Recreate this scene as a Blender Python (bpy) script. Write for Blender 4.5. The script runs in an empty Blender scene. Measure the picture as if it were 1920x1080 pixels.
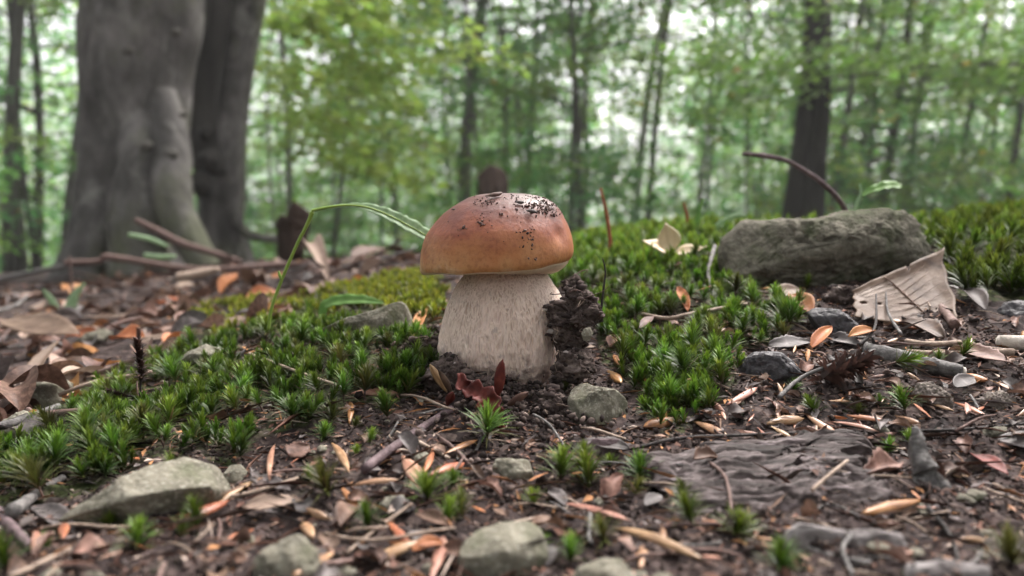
import bpy, math, random
import numpy as np
from mathutils import Vector, Matrix, noise as mnoise

C = bpy.context.scene.collection
rng = np.random.default_rng(7)
random.seed(7)

# ------------------------------------------------------------------ camera, sky, sun, exposure
F = 28.0 / 36.0 * 1920.0                 # focal length in pixels of the 1920 px wide frame
HOR = 490.0                              # row of the horizon
TH = math.atan((540 - HOR) / F)          # downward pitch
ZC = 0.075                               # camera height over the mushroom's foot level
sc = bpy.context.scene
cam_d = bpy.data.cameras.new('camera')
cam = bpy.data.objects.new('camera', cam_d)
C.objects.link(cam)
cam.location = (0, 0, ZC)
cam.rotation_euler = (math.pi / 2 - TH, 0, 0)
cam_d.lens = 28.0
cam_d.sensor_width = 36.0
cam_d.clip_start = 0.01
cam_d.clip_end = 500
cam_d.dof.use_dof = True
cam_d.dof.focus_distance = 0.385
cam_d.dof.aperture_fstop = 7.6
sc.camera = cam

world = bpy.data.worlds.new('World')
sc.world = world
world.use_nodes = True
SUN_EL, SUN_AZ = math.radians(58), math.radians(35)     # azimuth from +Y towards +X
wn = world.node_tree
wn.nodes.clear()
sky = wn.nodes.new('ShaderNodeTexSky')
sky.sky_type = 'NISHITA'
sky.sun_disc = False
sky.sun_elevation = SUN_EL
sky.sun_rotation = SUN_AZ
sky.air_density = 1.0
sky.dust_density = 6.0
sky.ozone_density = 1.0
hs = wn.nodes.new('ShaderNodeHueSaturation')             # overcast: a greyer sky
hs.inputs['Saturation'].default_value = 0.22
bg = wn.nodes.new('ShaderNodeBackground')
bg.inputs['Strength'].default_value = 0.12
wo = wn.nodes.new('ShaderNodeOutputWorld')
wn.links.new(sky.outputs[0], hs.inputs['Color'])
tint = wn.nodes.new('ShaderNodeMix')                     # magenta tint put on the skylight to offset the green cast
tint.data_type = 'RGBA'
tint.blend_type = 'MULTIPLY'
tint.inputs[0].default_value = 1.0
tint.inputs[7].default_value = (1.025, 0.98, 1.0, 1)
wn.links.new(hs.outputs[0], tint.inputs[6])
wn.links.new(tint.outputs[2], bg.inputs['Color'])
wn.links.new(bg.outputs[0], wo.inputs['Surface'])

sl = bpy.data.lights.new('sun', 'SUN')
sl.energy = 1.5
sl.angle = math.radians(20)
sl.color = (1.0, 0.955, 0.90)
sun = bpy.data.objects.new('sun', sl)
C.objects.link(sun)
sdir = Vector((math.sin(SUN_AZ) * math.cos(SUN_EL), math.cos(SUN_AZ) * math.cos(SUN_EL), math.sin(SUN_EL)))
sun.rotation_euler = sdir.to_track_quat('Z', 'Y').to_euler()
sun.location = sdir * 30

sc.view_settings.view_transform = 'Standard'
sc.view_settings.look = 'None'
sc.view_settings.exposure = 2.25
sc.view_settings.gamma = 1.0
sc.view_settings.use_curve_mapping = False
sc.render.engine = 'CYCLES'
sc.cycles.use_denoising = True
sc.cycles.max_bounces = 8
sc.cycles.transparent_max_bounces = 4
sc.cycles.sample_clamp_indirect = 6.0
try:
    sc.cycles.denoiser = 'OPENIMAGEDENOISE'
except Exception:
    pass

# ------------------------------------------------------------------ geometry of the place
def P(px, py, d):
    """The point of the place that is d metres ahead (along Y) on the line of sight through px, py."""
    a, b = (px - 960.0) / F, (540.0 - py) / F
    dy = math.cos(TH) + b * math.sin(TH)
    dz = -math.sin(TH) + b * math.cos(TH)
    return Vector((a / dy * d, d, ZC + dz / dy * d))

def zrow(py, y):
    b = (540.0 - py) / F
    return ZC + y * (b * math.cos(TH) - math.sin(TH)) / (math.cos(TH) + b * math.sin(TH))

def hash2(ix, iy, seed):
    h = (ix.astype(np.int64) * 374761393 + iy.astype(np.int64) * 668265263 + seed * 1442695041) & 0xFFFFFFFF
    h = ((h ^ (h >> 13)) * 1274126177) & 0xFFFFFFFF
    h = h ^ (h >> 16)
    return (h & 0xFFFF) / 65535.0

def vnoise(x, y, seed=0):
    xi, yi = np.floor(x), np.floor(y)
    fx, fy = x - xi, y - yi
    fx, fy = fx * fx * (3 - 2 * fx), fy * fy * (3 - 2 * fy)
    a, b = hash2(xi, yi, seed), hash2(xi + 1, yi, seed)
    c, d = hash2(xi, yi + 1, seed), hash2(xi + 1, yi + 1, seed)
    return (a * (1 - fx) + b * fx) * (1 - fy) + (c * (1 - fx) + d * fx) * fy - 0.5

def fbm(x, y, seed=0, octv=4):
    t, amp = 0, 1.0
    for k in range(octv):
        t = t + amp * vnoise(x * 2 ** k, y * 2 ** k, seed + k)
        amp *= 0.5
    return t

# terrain control table: rows seen at each distance along several directions
DD = np.array([.16, .21, .27, .34, .42, .52, .65, .85, 1.2, 2.0, 3.5, 6.0, 10, 20, 60, 200])
COLS = np.array([-900, -300, 100, 350, 600, 800, 960, 1100, 1300, 1500, 1750, 1920, 2400, 3200])
TAB = np.array([
    [1270, 1090, 985, 890, 820, 770, 720, 670, 610, 555, 525, 520, 540, 545, 530, 500],
    [1270, 1090, 980, 885, 810, 760, 715, 665, 608, 552, 522, 517, 540, 545, 530, 500],
    [1270, 1090, 972, 870, 790, 742, 700, 650, 598, 548, 519, 514, 540, 545, 530, 500],
    [1270, 1088, 960, 848, 735, 675, 645, 606, 568, 523, 500, 505, 530, 545, 530, 500],
    [1270, 1086, 948, 812, 690, 628, 600, 560, 525, 494, 488, 495, 525, 545, 530, 500],
    [1270, 1085, 942, 805, 668, 612, 570, 530, 505, 487, 484, 495, 525, 550, 530, 500],
    [1270, 1085, 945, 815, 690, 618, 568, 520, 494, 480, 482, 500, 530, 550, 530, 500],
    [1270, 1085, 945, 815, 690, 590, 522, 474, 447, 448, 475, 505, 535, 550, 530, 500],
    [1270, 1085, 945, 800, 668, 570, 492, 442, 436, 450, 478, 505, 535, 550, 530, 500],
    [1270, 1085, 947, 795, 652, 560, 488, 436, 430, 450, 478, 505, 535, 550, 530, 500],
    [1270, 1085, 947, 790, 640, 540, 465, 424, 426, 442, 470, 500, 530, 550, 530, 500],
    [1270, 1085, 947, 785, 632, 527, 452, 416, 416, 436, 468, 500, 530, 550, 530, 500],
    [1270, 1085, 947, 785, 630, 520, 445, 412, 412, 432, 465, 500, 530, 550, 530, 500],
    [1270, 1085, 947, 785, 630, 520, 445, 412, 412, 432, 465, 500, 530, 550, 530, 500],
], dtype=float)
NU, NV = 330, 320
gu = np.linspace(COLS[0], COLS[-1], NU)
gv = np.linspace(math.log(DD[0]), math.log(DD[-1]), NV)
fine = np.zeros((len(COLS), NV))
for i in range(len(COLS)):
    fine[i] = np.interp(gv, np.log(DD), TAB[i])
grid = np.zeros((NU, NV))
for j in range(NV):
    grid[:, j] = np.interp(gu, COLS, fine[:, j])
def gsmooth(a, ax, s):
    r = int(3 * s)
    k = np.exp(-0.5 * (np.arange(-r, r + 1) / s) ** 2)
    k /= k.sum()
    pad = [(0, 0), (0, 0)]
    pad[ax] = (r, r)
    ap = np.pad(a, pad, mode='reflect', reflect_type='odd')
    out = np.zeros_like(a)
    for q in range(2 * r + 1):
        sl_ = [slice(None), slice(None)]
        sl_[ax] = slice(q, q + a.shape[ax])
        out += k[q] * ap[tuple(sl_)]
    return out
grid = gsmooth(gsmooth(grid, 0, 4.5), 1, 4.5)

def H0(x, y):
    x, y = np.asarray(x, float), np.asarray(y, float)
    yc = np.clip(y, DD[0], DD[-1])
    px = np.clip(960 + F * x / yc, COLS[0], COLS[-1])
    u = (px - gu[0]) / (gu[1] - gu[0])
    v = (np.log(yc) - gv[0]) / (gv[1] - gv[0])
    ui, vi = np.clip(u.astype(int), 0, NU - 2), np.clip(v.astype(int), 0, NV - 2)
    fu, fv = u - ui, v - vi
    py = (grid[ui, vi] * (1 - fu) + grid[ui + 1, vi] * fu) * (1 - fv) + (grid[ui, vi + 1] * (1 - fu) + grid[ui + 1, vi + 1] * fu) * fv
    b = (540.0 - py) / F
    return ZC + yc * (b * math.cos(TH) - math.sin(TH)) / (math.cos(TH) + b * math.sin(TH))

def HN(x, y):
    x, y = np.asarray(x, float), np.asarray(y, float)
    n = 0.0058 * fbm(x * 28, y * 28, 3, 3) + 0.0044 * fbm(x * 110, y * 110, 11, 4)
    far = np.clip((y - 0.8) / 2.0, 0, 1)
    n = n + far * (0.05 * fbm(x * 2.2, y * 2.2, 31, 4))
    n = n + np.clip((y - 8) / 20, 0, 1) * 0.6 * fbm(x * 0.13, y * 0.13, 51, 3)
    return n

def H(x, y):
    return H0(x, y) + HN(x, y)

_ds = np.geomspace(0.14, 7.0, 700)
def G(px, py):
    """Where the line of sight through px, py meets the ground."""
    a, b = (px - 960.0) / F, (540.0 - py) / F
    dy = math.cos(TH) + b * math.sin(TH)
    dz = -math.sin(TH) + b * math.cos(TH)
    X, Z = a / dy * _ds, ZC + dz / dy * _ds
    s = Z - H(X, _ds)
    k = np.argmax(s < 0)
    if s[k] >= 0:
        d = 1.0
        return Vector((a / dy * d, d, float(H(a / dy * d, d))))
    if k == 0:
        d = _ds[0]
    else:
        d = _ds[k - 1] + (_ds[k] - _ds[k - 1]) * s[k - 1] / (s[k - 1] - s[k])
    return Vector((a / dy * d, d, ZC + dz / dy * d))

def gnormal(x, y, e=0.006):
    hx = float(H0(x + e, y) - H0(x - e, y)) / (2 * e)
    hy = float(H0(x, y + e) - H0(x, y - e)) / (2 * e)
    return Vector((-hx, -hy, 1)).normalized()

def inpoly(px, py, poly):
    px, py = np.asarray(px, float), np.asarray(py, float)
    r = np.zeros(px.shape, bool)
    n = len(poly)
    for i in range(n):
        x1, y1 = poly[i]
        x2, y2 = poly[(i + 1) % n]
        c = ((y1 > py) != (y2 > py)) & (px < (x2 - x1) * (py - y1) / (y2 - y1 + 1e-12) + x1)
        r ^= c
    return r

# ------------------------------------------------------------------ materials
def rgba(c):
    return (c[0], c[1], c[2], 1.0)

def mat(name, ramp, scale=60, detail=6, rough=0.75, bump=0.4, bscale=None, bdist=0.0006, objvar=0.2, huevar=0.0,
        attr=False, trans=None, spec=0.3, distortion=0.4, stretch=None, extra=None):
    m = bpy.data.materials.new(name)
    m.use_nodes = True
    nt = m.node_tree
    nt.nodes.clear()
    N, L = nt.nodes.new, nt.links.new
    tc = N('ShaderNodeTexCoord')
    co = tc.outputs['Object']
    if stretch:
        mp = N('ShaderNodeMapping')
        mp.inputs['Scale'].default_value = stretch
        L(co, mp.inputs['Vector'])
        co = mp.outputs[0]
    no = N('ShaderNodeTexNoise')
    no.inputs['Scale'].default_value = scale
    no.inputs['Detail'].default_value = detail
    no.inputs['Roughness'].default_value = 0.62
    no.inputs['Distortion'].default_value = distortion
    L(co, no.inputs['Vector'])
    cr = N('ShaderNodeValToRGB')
    el = cr.color_ramp.elements
    while len(el) < len(ramp):
        el.new(0.5)
    for e, (p, c) in zip(el, ramp):
        e.position = p
        e.color = rgba(c)
    L(no.outputs['Fac'], cr.inputs['Fac'])
    col = cr.outputs['Color']
    if attr:
        at = N('ShaderNodeAttribute')
        at.attribute_name = 'Col'
        mx = N('ShaderNodeMix')
        mx.data_type = 'RGBA'
        mx.blend_type = 'MULTIPLY'
        mx.inputs[0].default_value = 1.0
        L(col, mx.inputs[6])
        L(at.outputs['Color'], mx.inputs[7])
        col = mx.outputs[2]
    if objvar or huevar:
        oi = N('ShaderNodeObjectInfo')
        hv = N('ShaderNodeHueSaturation')
        mr = N('ShaderNodeMapRange')
        mr.inputs[3].default_value = 1 - objvar
        mr.inputs[4].default_value = 1 + objvar
        L(oi.outputs['Random'], mr.inputs[0])
        L(mr.outputs[0], hv.inputs['Value'])
        if huevar:
            m2 = N('ShaderNodeMath')
            m2.operation = 'MULTIPLY'
            m2.inputs[1].default_value = 7.31
            L(oi.outputs['Random'], m2.inputs[0])
            m3 = N('ShaderNodeMath')
            m3.operation = 'FRACT'
            L(m2.outputs[0], m3.inputs[0])
            mh = N('ShaderNodeMapRange')
            mh.inputs[3].default_value = 0.5 - huevar
            mh.inputs[4].default_value = 0.5 + huevar
            L(m3.outputs[0], mh.inputs[0])
            L(mh.outputs[0], hv.inputs['Hue'])
        L(col, hv.inputs['Color'])
        col = hv.outputs[0]
    bs = N('ShaderNodeBsdfPrincipled')
    bs.inputs['Roughness'].default_value = rough
    bs.inputs['Specular IOR Level'].default_value = spec
    if extra:
        col = extra(nt, col, co, bs)
    L(col, bs.inputs['Base Color'])
    if bump:
        n2 = N('ShaderNodeTexNoise')
        n2.inputs['Scale'].default_value = bscale or scale * 3
        n2.inputs['Detail'].default_value = 5
        L(co, n2.inputs['Vector'])
        bp = N('ShaderNodeBump')
        bp.inputs['Strength'].default_value = bump
        bp.inputs['Distance'].default_value = bdist
        L(n2.outputs['Fac'], bp.inputs['Height'])
        L(bp.outputs[0], bs.inputs['Normal'])
    out = N('ShaderNodeOutputMaterial')
    if trans:
        tr = N('ShaderNodeBsdfTranslucent')
        L(col, tr.inputs['Color'])
        mixs = N('ShaderNodeMixShader')
        mixs.inputs[0].default_value = trans
        L(bs.outputs[0], mixs.inputs[1])
        L(tr.outputs[0], mixs.inputs[2])
        L(mixs.outputs[0], out.inputs['Surface'])
    else:
        L(bs.outputs[0], out.inputs['Surface'])
    return m

def stone_extra(nt, col, co, bs, grain=(0.36, 0.35, 0.29, 1), lichen=(0.085, 0.095, 0.05, 1), amt=.55):
    """Lichen speckle and pale grains over a stone."""
    N, L = nt.nodes.new, nt.links.new
    vo = N('ShaderNodeTexNoise')
    vo.inputs['Scale'].default_value = 700
    vo.inputs['Detail'].default_value = 3
    L(co, vo.inputs['Vector'])
    r = N('ShaderNodeValToRGB')
    r.color_ramp.elements[0].position = 0.52
    r.color_ramp.elements[1].position = 0.68
    r.color_ramp.elements[0].color = (0, 0, 0, 1)
    r.color_ramp.elements[1].color = (1, 1, 1, 1)
    L(vo.outputs['Fac'], r.inputs[0])
    mx = N('ShaderNodeMix')
    mx.data_type = 'RGBA'
    mx.blend_type = 'MIX'
    ma = N('ShaderNodeMath')
    ma.operation = 'MULTIPLY'
    ma.inputs[1].default_value = amt
    L(r.outputs[0], ma.inputs[0])
    L(ma.outputs[0], mx.inputs[0])
    L(col, mx.inputs[6])
    mx.inputs[7].default_value = grain
    n3 = N('ShaderNodeTexNoise')
    n3.inputs['Scale'].default_value = 45
    n3.inputs['Detail'].default_value = 5
    L(co, n3.inputs['Vector'])
    r3 = N('ShaderNodeValToRGB')
    r3.color_ramp.elements[0].position = 0.50
    r3.color_ramp.elements[1].position = 0.66
    L(n3.outputs['Fac'], r3.inputs[0])
    mx2 = N('ShaderNodeMix')
    mx2.data_type = 'RGBA'
    m4 = N('ShaderNodeMath')
    m4.operation = 'MULTIPLY'
    m4.inputs[1].default_value = 0.8
    L(r3.outputs[0], m4.inputs[0])
    L(m4.outputs[0], mx2.inputs[0])
    L(mx.outputs[2], mx2.inputs[6])
    mx2.inputs[7].default_value = lichen
    return mx2.outputs[2]

MT = {}
MT['stone_grey'] = mat('stone_grey', [(.3, (.07, .064, .048)), (.5, (.16, .147, .115)), (.7, (.31, .285, .23))], 60, detail=9, bump=1.0, bscale=420, bdist=.0007, rough=.9, spec=.15, extra=stone_extra, objvar=.1)
MT['stone_dark'] = mat('stone_dark', [(.3, (.07, .064, .05)), (.52, (.128, .117, .092)), (.72, (.21, .192, .155))], 140, detail=9, bump=1.0, bscale=300, bdist=.0022, rough=.92, spec=.1,
                       extra=lambda nt, col, co, bs: stone_extra(nt, col, co, bs, (.2, .2, .16, 1), (.05, .06, .03, 1), .4), objvar=.05)
def bark_extra(nt, col, co, bs):
    """Algae-green and pale lichen blotches, fine level wrinkles."""
    N, L = nt.nodes.new, nt.links.new
    last = col
    for sc_, lo, hi, c, amt in ((2.6, .50, .62, (.075, .082, .045, 1), .75), (7, .56, .66, (.20, .195, .175, 1), .6), (4.2, .55, .68, (.045, .040, .034, 1), .7)):
        n = N('ShaderNodeTexNoise')
        n.inputs['Scale'].default_value = sc_
        n.inputs['Detail'].default_value = 9
        n.inputs['Roughness'].default_value = .65
        L(co, n.inputs['Vector'])
        r = N('ShaderNodeValToRGB')
        r.color_ramp.elements[0].position = lo
        r.color_ramp.elements[1].position = hi
        L(n.outputs['Fac'], r.inputs[0])
        ma = N('ShaderNodeMath')
        ma.operation = 'MULTIPLY'
        ma.inputs[1].default_value = amt
        L(r.outputs[0], ma.inputs[0])
        mx = N('ShaderNodeMix')
        mx.data_type = 'RGBA'
        L(ma.outputs[0], mx.inputs[0])
        L(last, mx.inputs[6])
        mx.inputs[7].default_value = c
        last = mx.outputs[2]
    return last
MT['bark_wet'] = mat('bark_wet', [(.3, (.016, .015, .013)), (.6, (.036, .033, .029)), (.8, (.065, .06, .052))], 8, bump=.6, bscale=30, bdist=.01, rough=.85, spec=.15, objvar=.1, stretch=(1, 1, .3))  # darkest bark tone, for the twin's left stem, burls and double trunk
MT['bark_beech'] = mat('bark_beech', [(.32, (.03, .028, .025)), (.5, (.092, .086, .081)), (.68, (.215, .20, .19))], 5, detail=10, bump=.9, bscale=16, bdist=.02, rough=.85, spec=.15, objvar=.08, stretch=(1, 1, .6), extra=bark_extra)
MT['bark_dark'] = mat('bark_dark', [(.3, (.06, .056, .049)), (.6, (.115, .107, .095)), (.8, (.19, .178, .158))], 8, bump=.6, bscale=30, bdist=.01, rough=.9, spec=.1, objvar=.35, stretch=(1, 1, .3))
MT['bark_pale'] = mat('bark_pale', [(.3, (.2, .19, .18)), (.7, (.5, .48, .45))], 10, bump=.3, bdist=.005, rough=.8, objvar=.1)
MT['rotten_wood'] = mat('rotten_wood', [(.3, (.022, .016, .013)), (.6, (.055, .038, .03)), (.8, (.11, .08, .06))], 25, bump=.8, bscale=60, bdist=.004, rough=.95, spec=.1, objvar=.1, stretch=(1, 1, .25))
MT['leaf_green'] = mat('leaf_green', [(.3, (.75, .75, .75)), (.7, (1, 1, 1))], 3, bump=0, rough=.5, spec=.35, objvar=.18, huevar=.012, attr=True, trans=.55)
MT['leaf_fresh'] = mat('leaf_fresh', [(.3, (.13, .27, .06)), (.7, (.22, .38, .11))], 150, bump=.3, rough=.45, objvar=0, trans=.4)
MT['leaf_silvery'] = mat('leaf_silvery', [(.3, (.25, .38, .2)), (.7, (.42, .55, .36))], 350, bump=.4, rough=.45, objvar=0, trans=.35)
MT['stem_green'] = mat('stem_green', [(.3, (.16, .26, .04)), (.7, (.26, .36, .07))], 150, bump=.2, rough=.45, objvar=0)
MT['moss'] = mat('moss', [(.3, (.8, .8, .8)), (.7, (1, 1, 1))], 200, bump=0, rough=.5, spec=.35, objvar=.38, huevar=.025, attr=True, trans=.3)
def soil_extra(nt, col, co, bs):
    N, L = nt.nodes.new, nt.links.new
    at = N('ShaderNodeAttribute')
    at.attribute_name = 'moss'
    n = N('ShaderNodeTexNoise')
    n.inputs['Scale'].default_value = 300
    L(co, n.inputs['Vector'])
    r = N('ShaderNodeValToRGB')
    r.color_ramp.elements[0].position = .35
    r.color_ramp.elements[0].color = (.018, .02, .010, 1)
    r.color_ramp.elements[1].position = .7
    r.color_ramp.elements[1].color = (.05, .065, .018, 1)
    L(n.outputs['Fac'], r.inputs[0])
    mx = N('ShaderNodeMix')
    mx.data_type = 'RGBA'
    L(at.outputs['Fac'], mx.inputs[0])
    L(col, mx.inputs[6])
    L(r.outputs[0], mx.inputs[7])
    # paler grains and bleached fragments in the soil
    v = N('ShaderNodeTexVoronoi')
    v.inputs['Scale'].default_value = 420
    L(co, v.inputs['Vector'])
    sep = N('ShaderNodeSeparateColor')
    L(v.outputs['Color'], sep.inputs[0])
    r2 = N('ShaderNodeValToRGB')
    r2.color_ramp.elements[0].position = .70
    r2.color_ramp.elements[1].position = .95
    L(sep.outputs[0], r2.inputs[0])
    ma = N('ShaderNodeMath')
    ma.operation = 'MULTIPLY'
    ma.inputs[1].default_value = .35
    L(r2.outputs[0], ma.inputs[0])
    mx2 = N('ShaderNodeMix')
    mx2.data_type = 'RGBA'
    L(ma.outputs[0], mx2.inputs[0])
    L(mx.outputs[2], mx2.inputs[6])
    mx2.inputs[7].default_value = (.2, .15, .13, 1)
    return mx2.outputs[2]
MT['soil'] = mat('soil', [(.28, (.012, .009, .0085)), (.5, (.031, .022, .021)), (.66, (.072, .051, .047)), (.8, (.17, .122, .11))], 70, detail=9, bump=.9, bscale=330, bdist=.0012, rough=.92, spec=.15, objvar=0, extra=soil_extra)
MT['crumb'] = mat('crumb', [(.3, (.7, .7, .7)), (.7, (1.1, 1.1, 1.1))], 300, bump=.6, bscale=900, bdist=.0004, rough=.9, spec=.15, objvar=0, attr=True)
MT['clod'] = mat('clod', [(.28, (.02, .015, .013)), (.46, (.06, .044, .039)), (.62, (.14, .108, .096)), (.76, (.30, .25, .23))], 170, detail=9, bump=1.0, bscale=500, bdist=.0012, rough=.95, spec=.12, objvar=.1)
lv = dict(detail=5, bump=.5, bscale=500, bdist=.0004, rough=.6, spec=.35, trans=.12)
MT['leaf_brown'] = mat('leaf_brown', [(.3, (.055, .028, .02)), (.5, (.125, .068, .048)), (.72, (.24, .145, .108))], 140, objvar=.5, huevar=.012, **lv)
MT['leaf_pale'] = mat('leaf_pale', [(.3, (.22, .15, .115)), (.55, (.32, .23, .18)), (.75, (.43, .33, .27))], 90, objvar=.15, huevar=.01, **lv)
MT['leaf_dry'] = mat('leaf_dry', [(.3, (.055, .03, .02)), (.46, (.12, .074, .048)), (.6, (.16, .105, .072)), (.75, (.23, .16, .115))], 70, objvar=0, **lv)
MT['leaf_dark'] = mat('leaf_dark', [(.3, (.03, .02, .018)), (.55, (.06, .043, .038)), (.75, (.10, .075, .065))], 90, objvar=.3, **lv)
MT['leaf_orange'] = mat('leaf_orange', [(.3, (.26, .09, .03)), (.55, (.40, .16, .055)), (.75, (.50, .24, .10))], 90, objvar=.25, huevar=.015, **lv)
MT['leaf_red'] = mat('leaf_red', [(.3, (.055, .011, .009)), (.55, (.135, .024, .017)), (.78, (.24, .06, .042))], 160, objvar=.05, **lv)
MT['leaf_grey'] = mat('leaf_grey', [(.3, (.055, .045, .043)), (.55, (.115, .098, .094)), (.75, (.22, .19, .185))], 160, objvar=.25, **lv)
sv = dict(detail=4, bump=.4, bscale=300, bdist=.0003, rough=.4, spec=.45, stretch=(.12, 1, 1))
MT['scale_orange'] = mat('scale_orange', [(.32, (.13, .045, .02)), (.5, (.30, .115, .045)), (.68, (.44, .21, .10))], 700, objvar=.3, huevar=.018, **sv)
MT['scale_pink'] = mat('scale_pink', [(.32, (.19, .08, .055)), (.5, (.36, .18, .125)), (.68, (.50, .31, .23))], 700, objvar=.2, huevar=.01, **sv)
MT['scale_tan'] = mat('scale_tan', [(.32, (.15, .075, .04)), (.5, (.31, .175, .09)), (.68, (.45, .29, .175))], 700, objvar=.2, huevar=.01, **sv)
MT['scale_cream'] = mat('scale_cream', [(.3, (.52, .38, .24)), (.55, (.70, .56, .38)), (.75, (.80, .70, .54))], 300, objvar=.05, **sv)
tv = dict(detail=8, bump=.9, bscale=600, bdist=.0007, rough=.75, spec=.25)
MT['stalk_rust'] = mat('stalk_rust', [(.3, (.16, .045, .02)), (.7, (.30, .10, .045))], 200, objvar=.1, **tv)
MT['twig_brown'] = mat('twig_brown', [(.3, (.075, .045, .038)), (.55, (.14, .09, .078)), (.75, (.23, .165, .145))], 200, objvar=.3, **tv)
MT['twig_purple'] = mat('twig_purple', [(.3, (.06, .04, .042)), (.55, (.13, .09, .095)), (.75, (.22, .165, .17))], 200, objvar=.1, **tv)
MT['twig_pale'] = mat('twig_pale', [(.3, (.2, .145, .11)), (.55, (.31, .235, .185)), (.75, (.42, .34, .28))], 200, objvar=.2, **tv)
MT['twig_grey'] = mat('twig_grey', [(.3, (.045, .041, .04)), (.5, (.11, .102, .098)), (.7, (.23, .218, .208))], 260, objvar=.15, **tv)
MT['twig_black'] = mat('twig_black', [(.3, (.018, .015, .014)), (.7, (.05, .042, .04))], 200, objvar=.1, **tv)
MT['wood_white'] = mat('wood_white', [(.3, (.46, .40, .34)), (.7, (.72, .66, .60))], 300, objvar=.1, **tv)
MT['husk'] = mat('husk', [(.3, (.028, .026, .028)), (.55, (.055, .05, .055)), (.75, (.12, .11, .115))], 260, bump=1.0, bscale=900, bdist=.0006, rough=.6, spec=.4, objvar=.1)
MT['husk_pale'] = mat('husk_pale', [(.3, (.10, .08, .07)), (.55, (.19, .16, .14)), (.75, (.33, .28, .24))], 260, bump=1.0, bscale=900, bdist=.0006, rough=.8, spec=.2, objvar=.1)
MT['log_wood'] = mat('log_wood', [(.3, (.010, .008, .007)), (.44, (.036, .027, .025)), (.57, (.095, .074, .072)), (.72, (.24, .20, .205))], 300, detail=9, bump=1.0, bscale=260, bdist=.0015, rough=.75, spec=.25, objvar=0, stretch=(.10, 1, 1))
MT['bark_chip'] = mat('bark_chip', [(.32, (.08, .068, .066)), (.5, (.20, .178, .174)), (.7, (.40, .37, .36))], 220, detail=9, bump=1.0, bscale=420, bdist=.0012, rough=.8, spec=.25, objvar=.1, stretch=(.4, 1, 1))

# ------------------------------------------------------------------ mesh helpers
def mesh(name, verts, faces, m, col=None, smooth=True, attr=None):
    me = bpy.data.meshes.new(name)
    v = np.asarray(verts, np.float32).reshape(-1, 3)
    if isinstance(faces, list) and faces and not isinstance(faces[0], np.ndarray):
        me.from_pydata([tuple(map(float, q)) for q in v], [], faces)
    else:
        fl = faces if isinstance(faces, list) else [faces]
        me.vertices.add(len(v))
        me.vertices.foreach_set('co', v.ravel())
        idx = np.concatenate([f.ravel() for f in fl]).astype(np.int32)
        tot = np.concatenate([np.full(len(f), f.shape[1]) for f in fl]).astype(np.int32)
        st = np.concatenate([[0], np.cumsum(tot)[:-1]]).astype(np.int32)
        me.loops.add(len(idx))
        me.loops.foreach_set('vertex_index', idx)
        me.polygons.add(len(tot))
        me.polygons.foreach_set('loop_start', st)
        me.polygons.foreach_set('loop_total', tot)
        me.update(calc_edges=True)
        me.validate()
    if smooth:
        me.polygons.foreach_set('use_smooth', np.ones(len(me.polygons), bool))
    if col is not None:
        a = me.color_attributes.new('Col', 'FLOAT_COLOR', 'POINT')
        c4 = np.ones((len(v), 4), np.float32)
        c4[:, :3] = np.asarray(col, np.float32)
        a.data.foreach_set('color', c4.ravel())
    if attr is not None:
        a = me.attributes.new(attr[0], 'FLOAT', 'POINT')
        a.data.foreach_set('value', np.asarray(attr[1], np.float32))
    me.materials.append(m)
    me.update()
    return me

def ob(name, me, loc=None, parent=None, rot=None, scale=None, mw=None):
    o = bpy.data.objects.new(name, me)
    C.objects.link(o)
    if mw is not None:
        o.matrix_world = mw
    if loc is not None:
        o.location = loc
    if rot is not None:
        o.rotation_euler = rot
    if scale is not None:
        o.scale = scale if hasattr(scale, '__len__') else (scale,) * 3
    if parent is not None:
        o.parent = parent
    return o

def tag(o, label, cat, group=None, kind=None):
    o['label'] = label
    o['category'] = cat
    if group:
        o['group'] = group
    if kind:
        o['kind'] = kind
    return o

def empty(name, loc):
    o = bpy.data.objects.new(name, None)
    o.empty_display_size = 0.02
    C.objects.link(o)
    o.location = loc
    return o

def noise3(V, s, seed=0, octv=4):
    off = Vector((seed * 3.17, seed * 1.71, seed * 2.33))
    return np.array([mnoise.fractal(Vector(v) * s + off, 0.8, 2.0, octv) for v in V])

_ico = {}
def ico(sub):
    if sub not in _ico:
        import bmesh
        bm = bmesh.new()
        bmesh.ops.create_icosphere(bm, subdivisions=sub, radius=1.0)
        V = np.array([v.co[:] for v in bm.verts])
        Fc = np.array([[v.index for v in f.verts] for f in bm.faces], np.int32)
        bm.free()
        _ico[sub] = (V, Fc)
    return _ico[sub]

def poly_radius(poly, c, th):
    """Distance from c to the closed outline along each angle."""
    out = np.zeros(len(th))
    n = len(poly)
    for k, t in enumerate(th):
        dx, dy = math.cos(t), math.sin(t)
        best = 0.0
        for i in range(n):
            x1, y1 = poly[i][0] - c[0], poly[i][1] - c[1]
            x2, y2 = poly[(i + 1) % n][0] - c[0], poly[(i + 1) % n][1] - c[1]
            ex, ey = x2 - x1, y2 - y1
            den = dx * ey - dy * ex
            if abs(den) < 1e-9:
                continue
            r = (x1 * ey - y1 * ex) / den
            q = (x1 * dy - y1 * dx) / den
            if r > 0 and -1e-6 <= q <= 1 + 1e-6:
                best = max(best, r)
        out[k] = best
    return out

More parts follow.
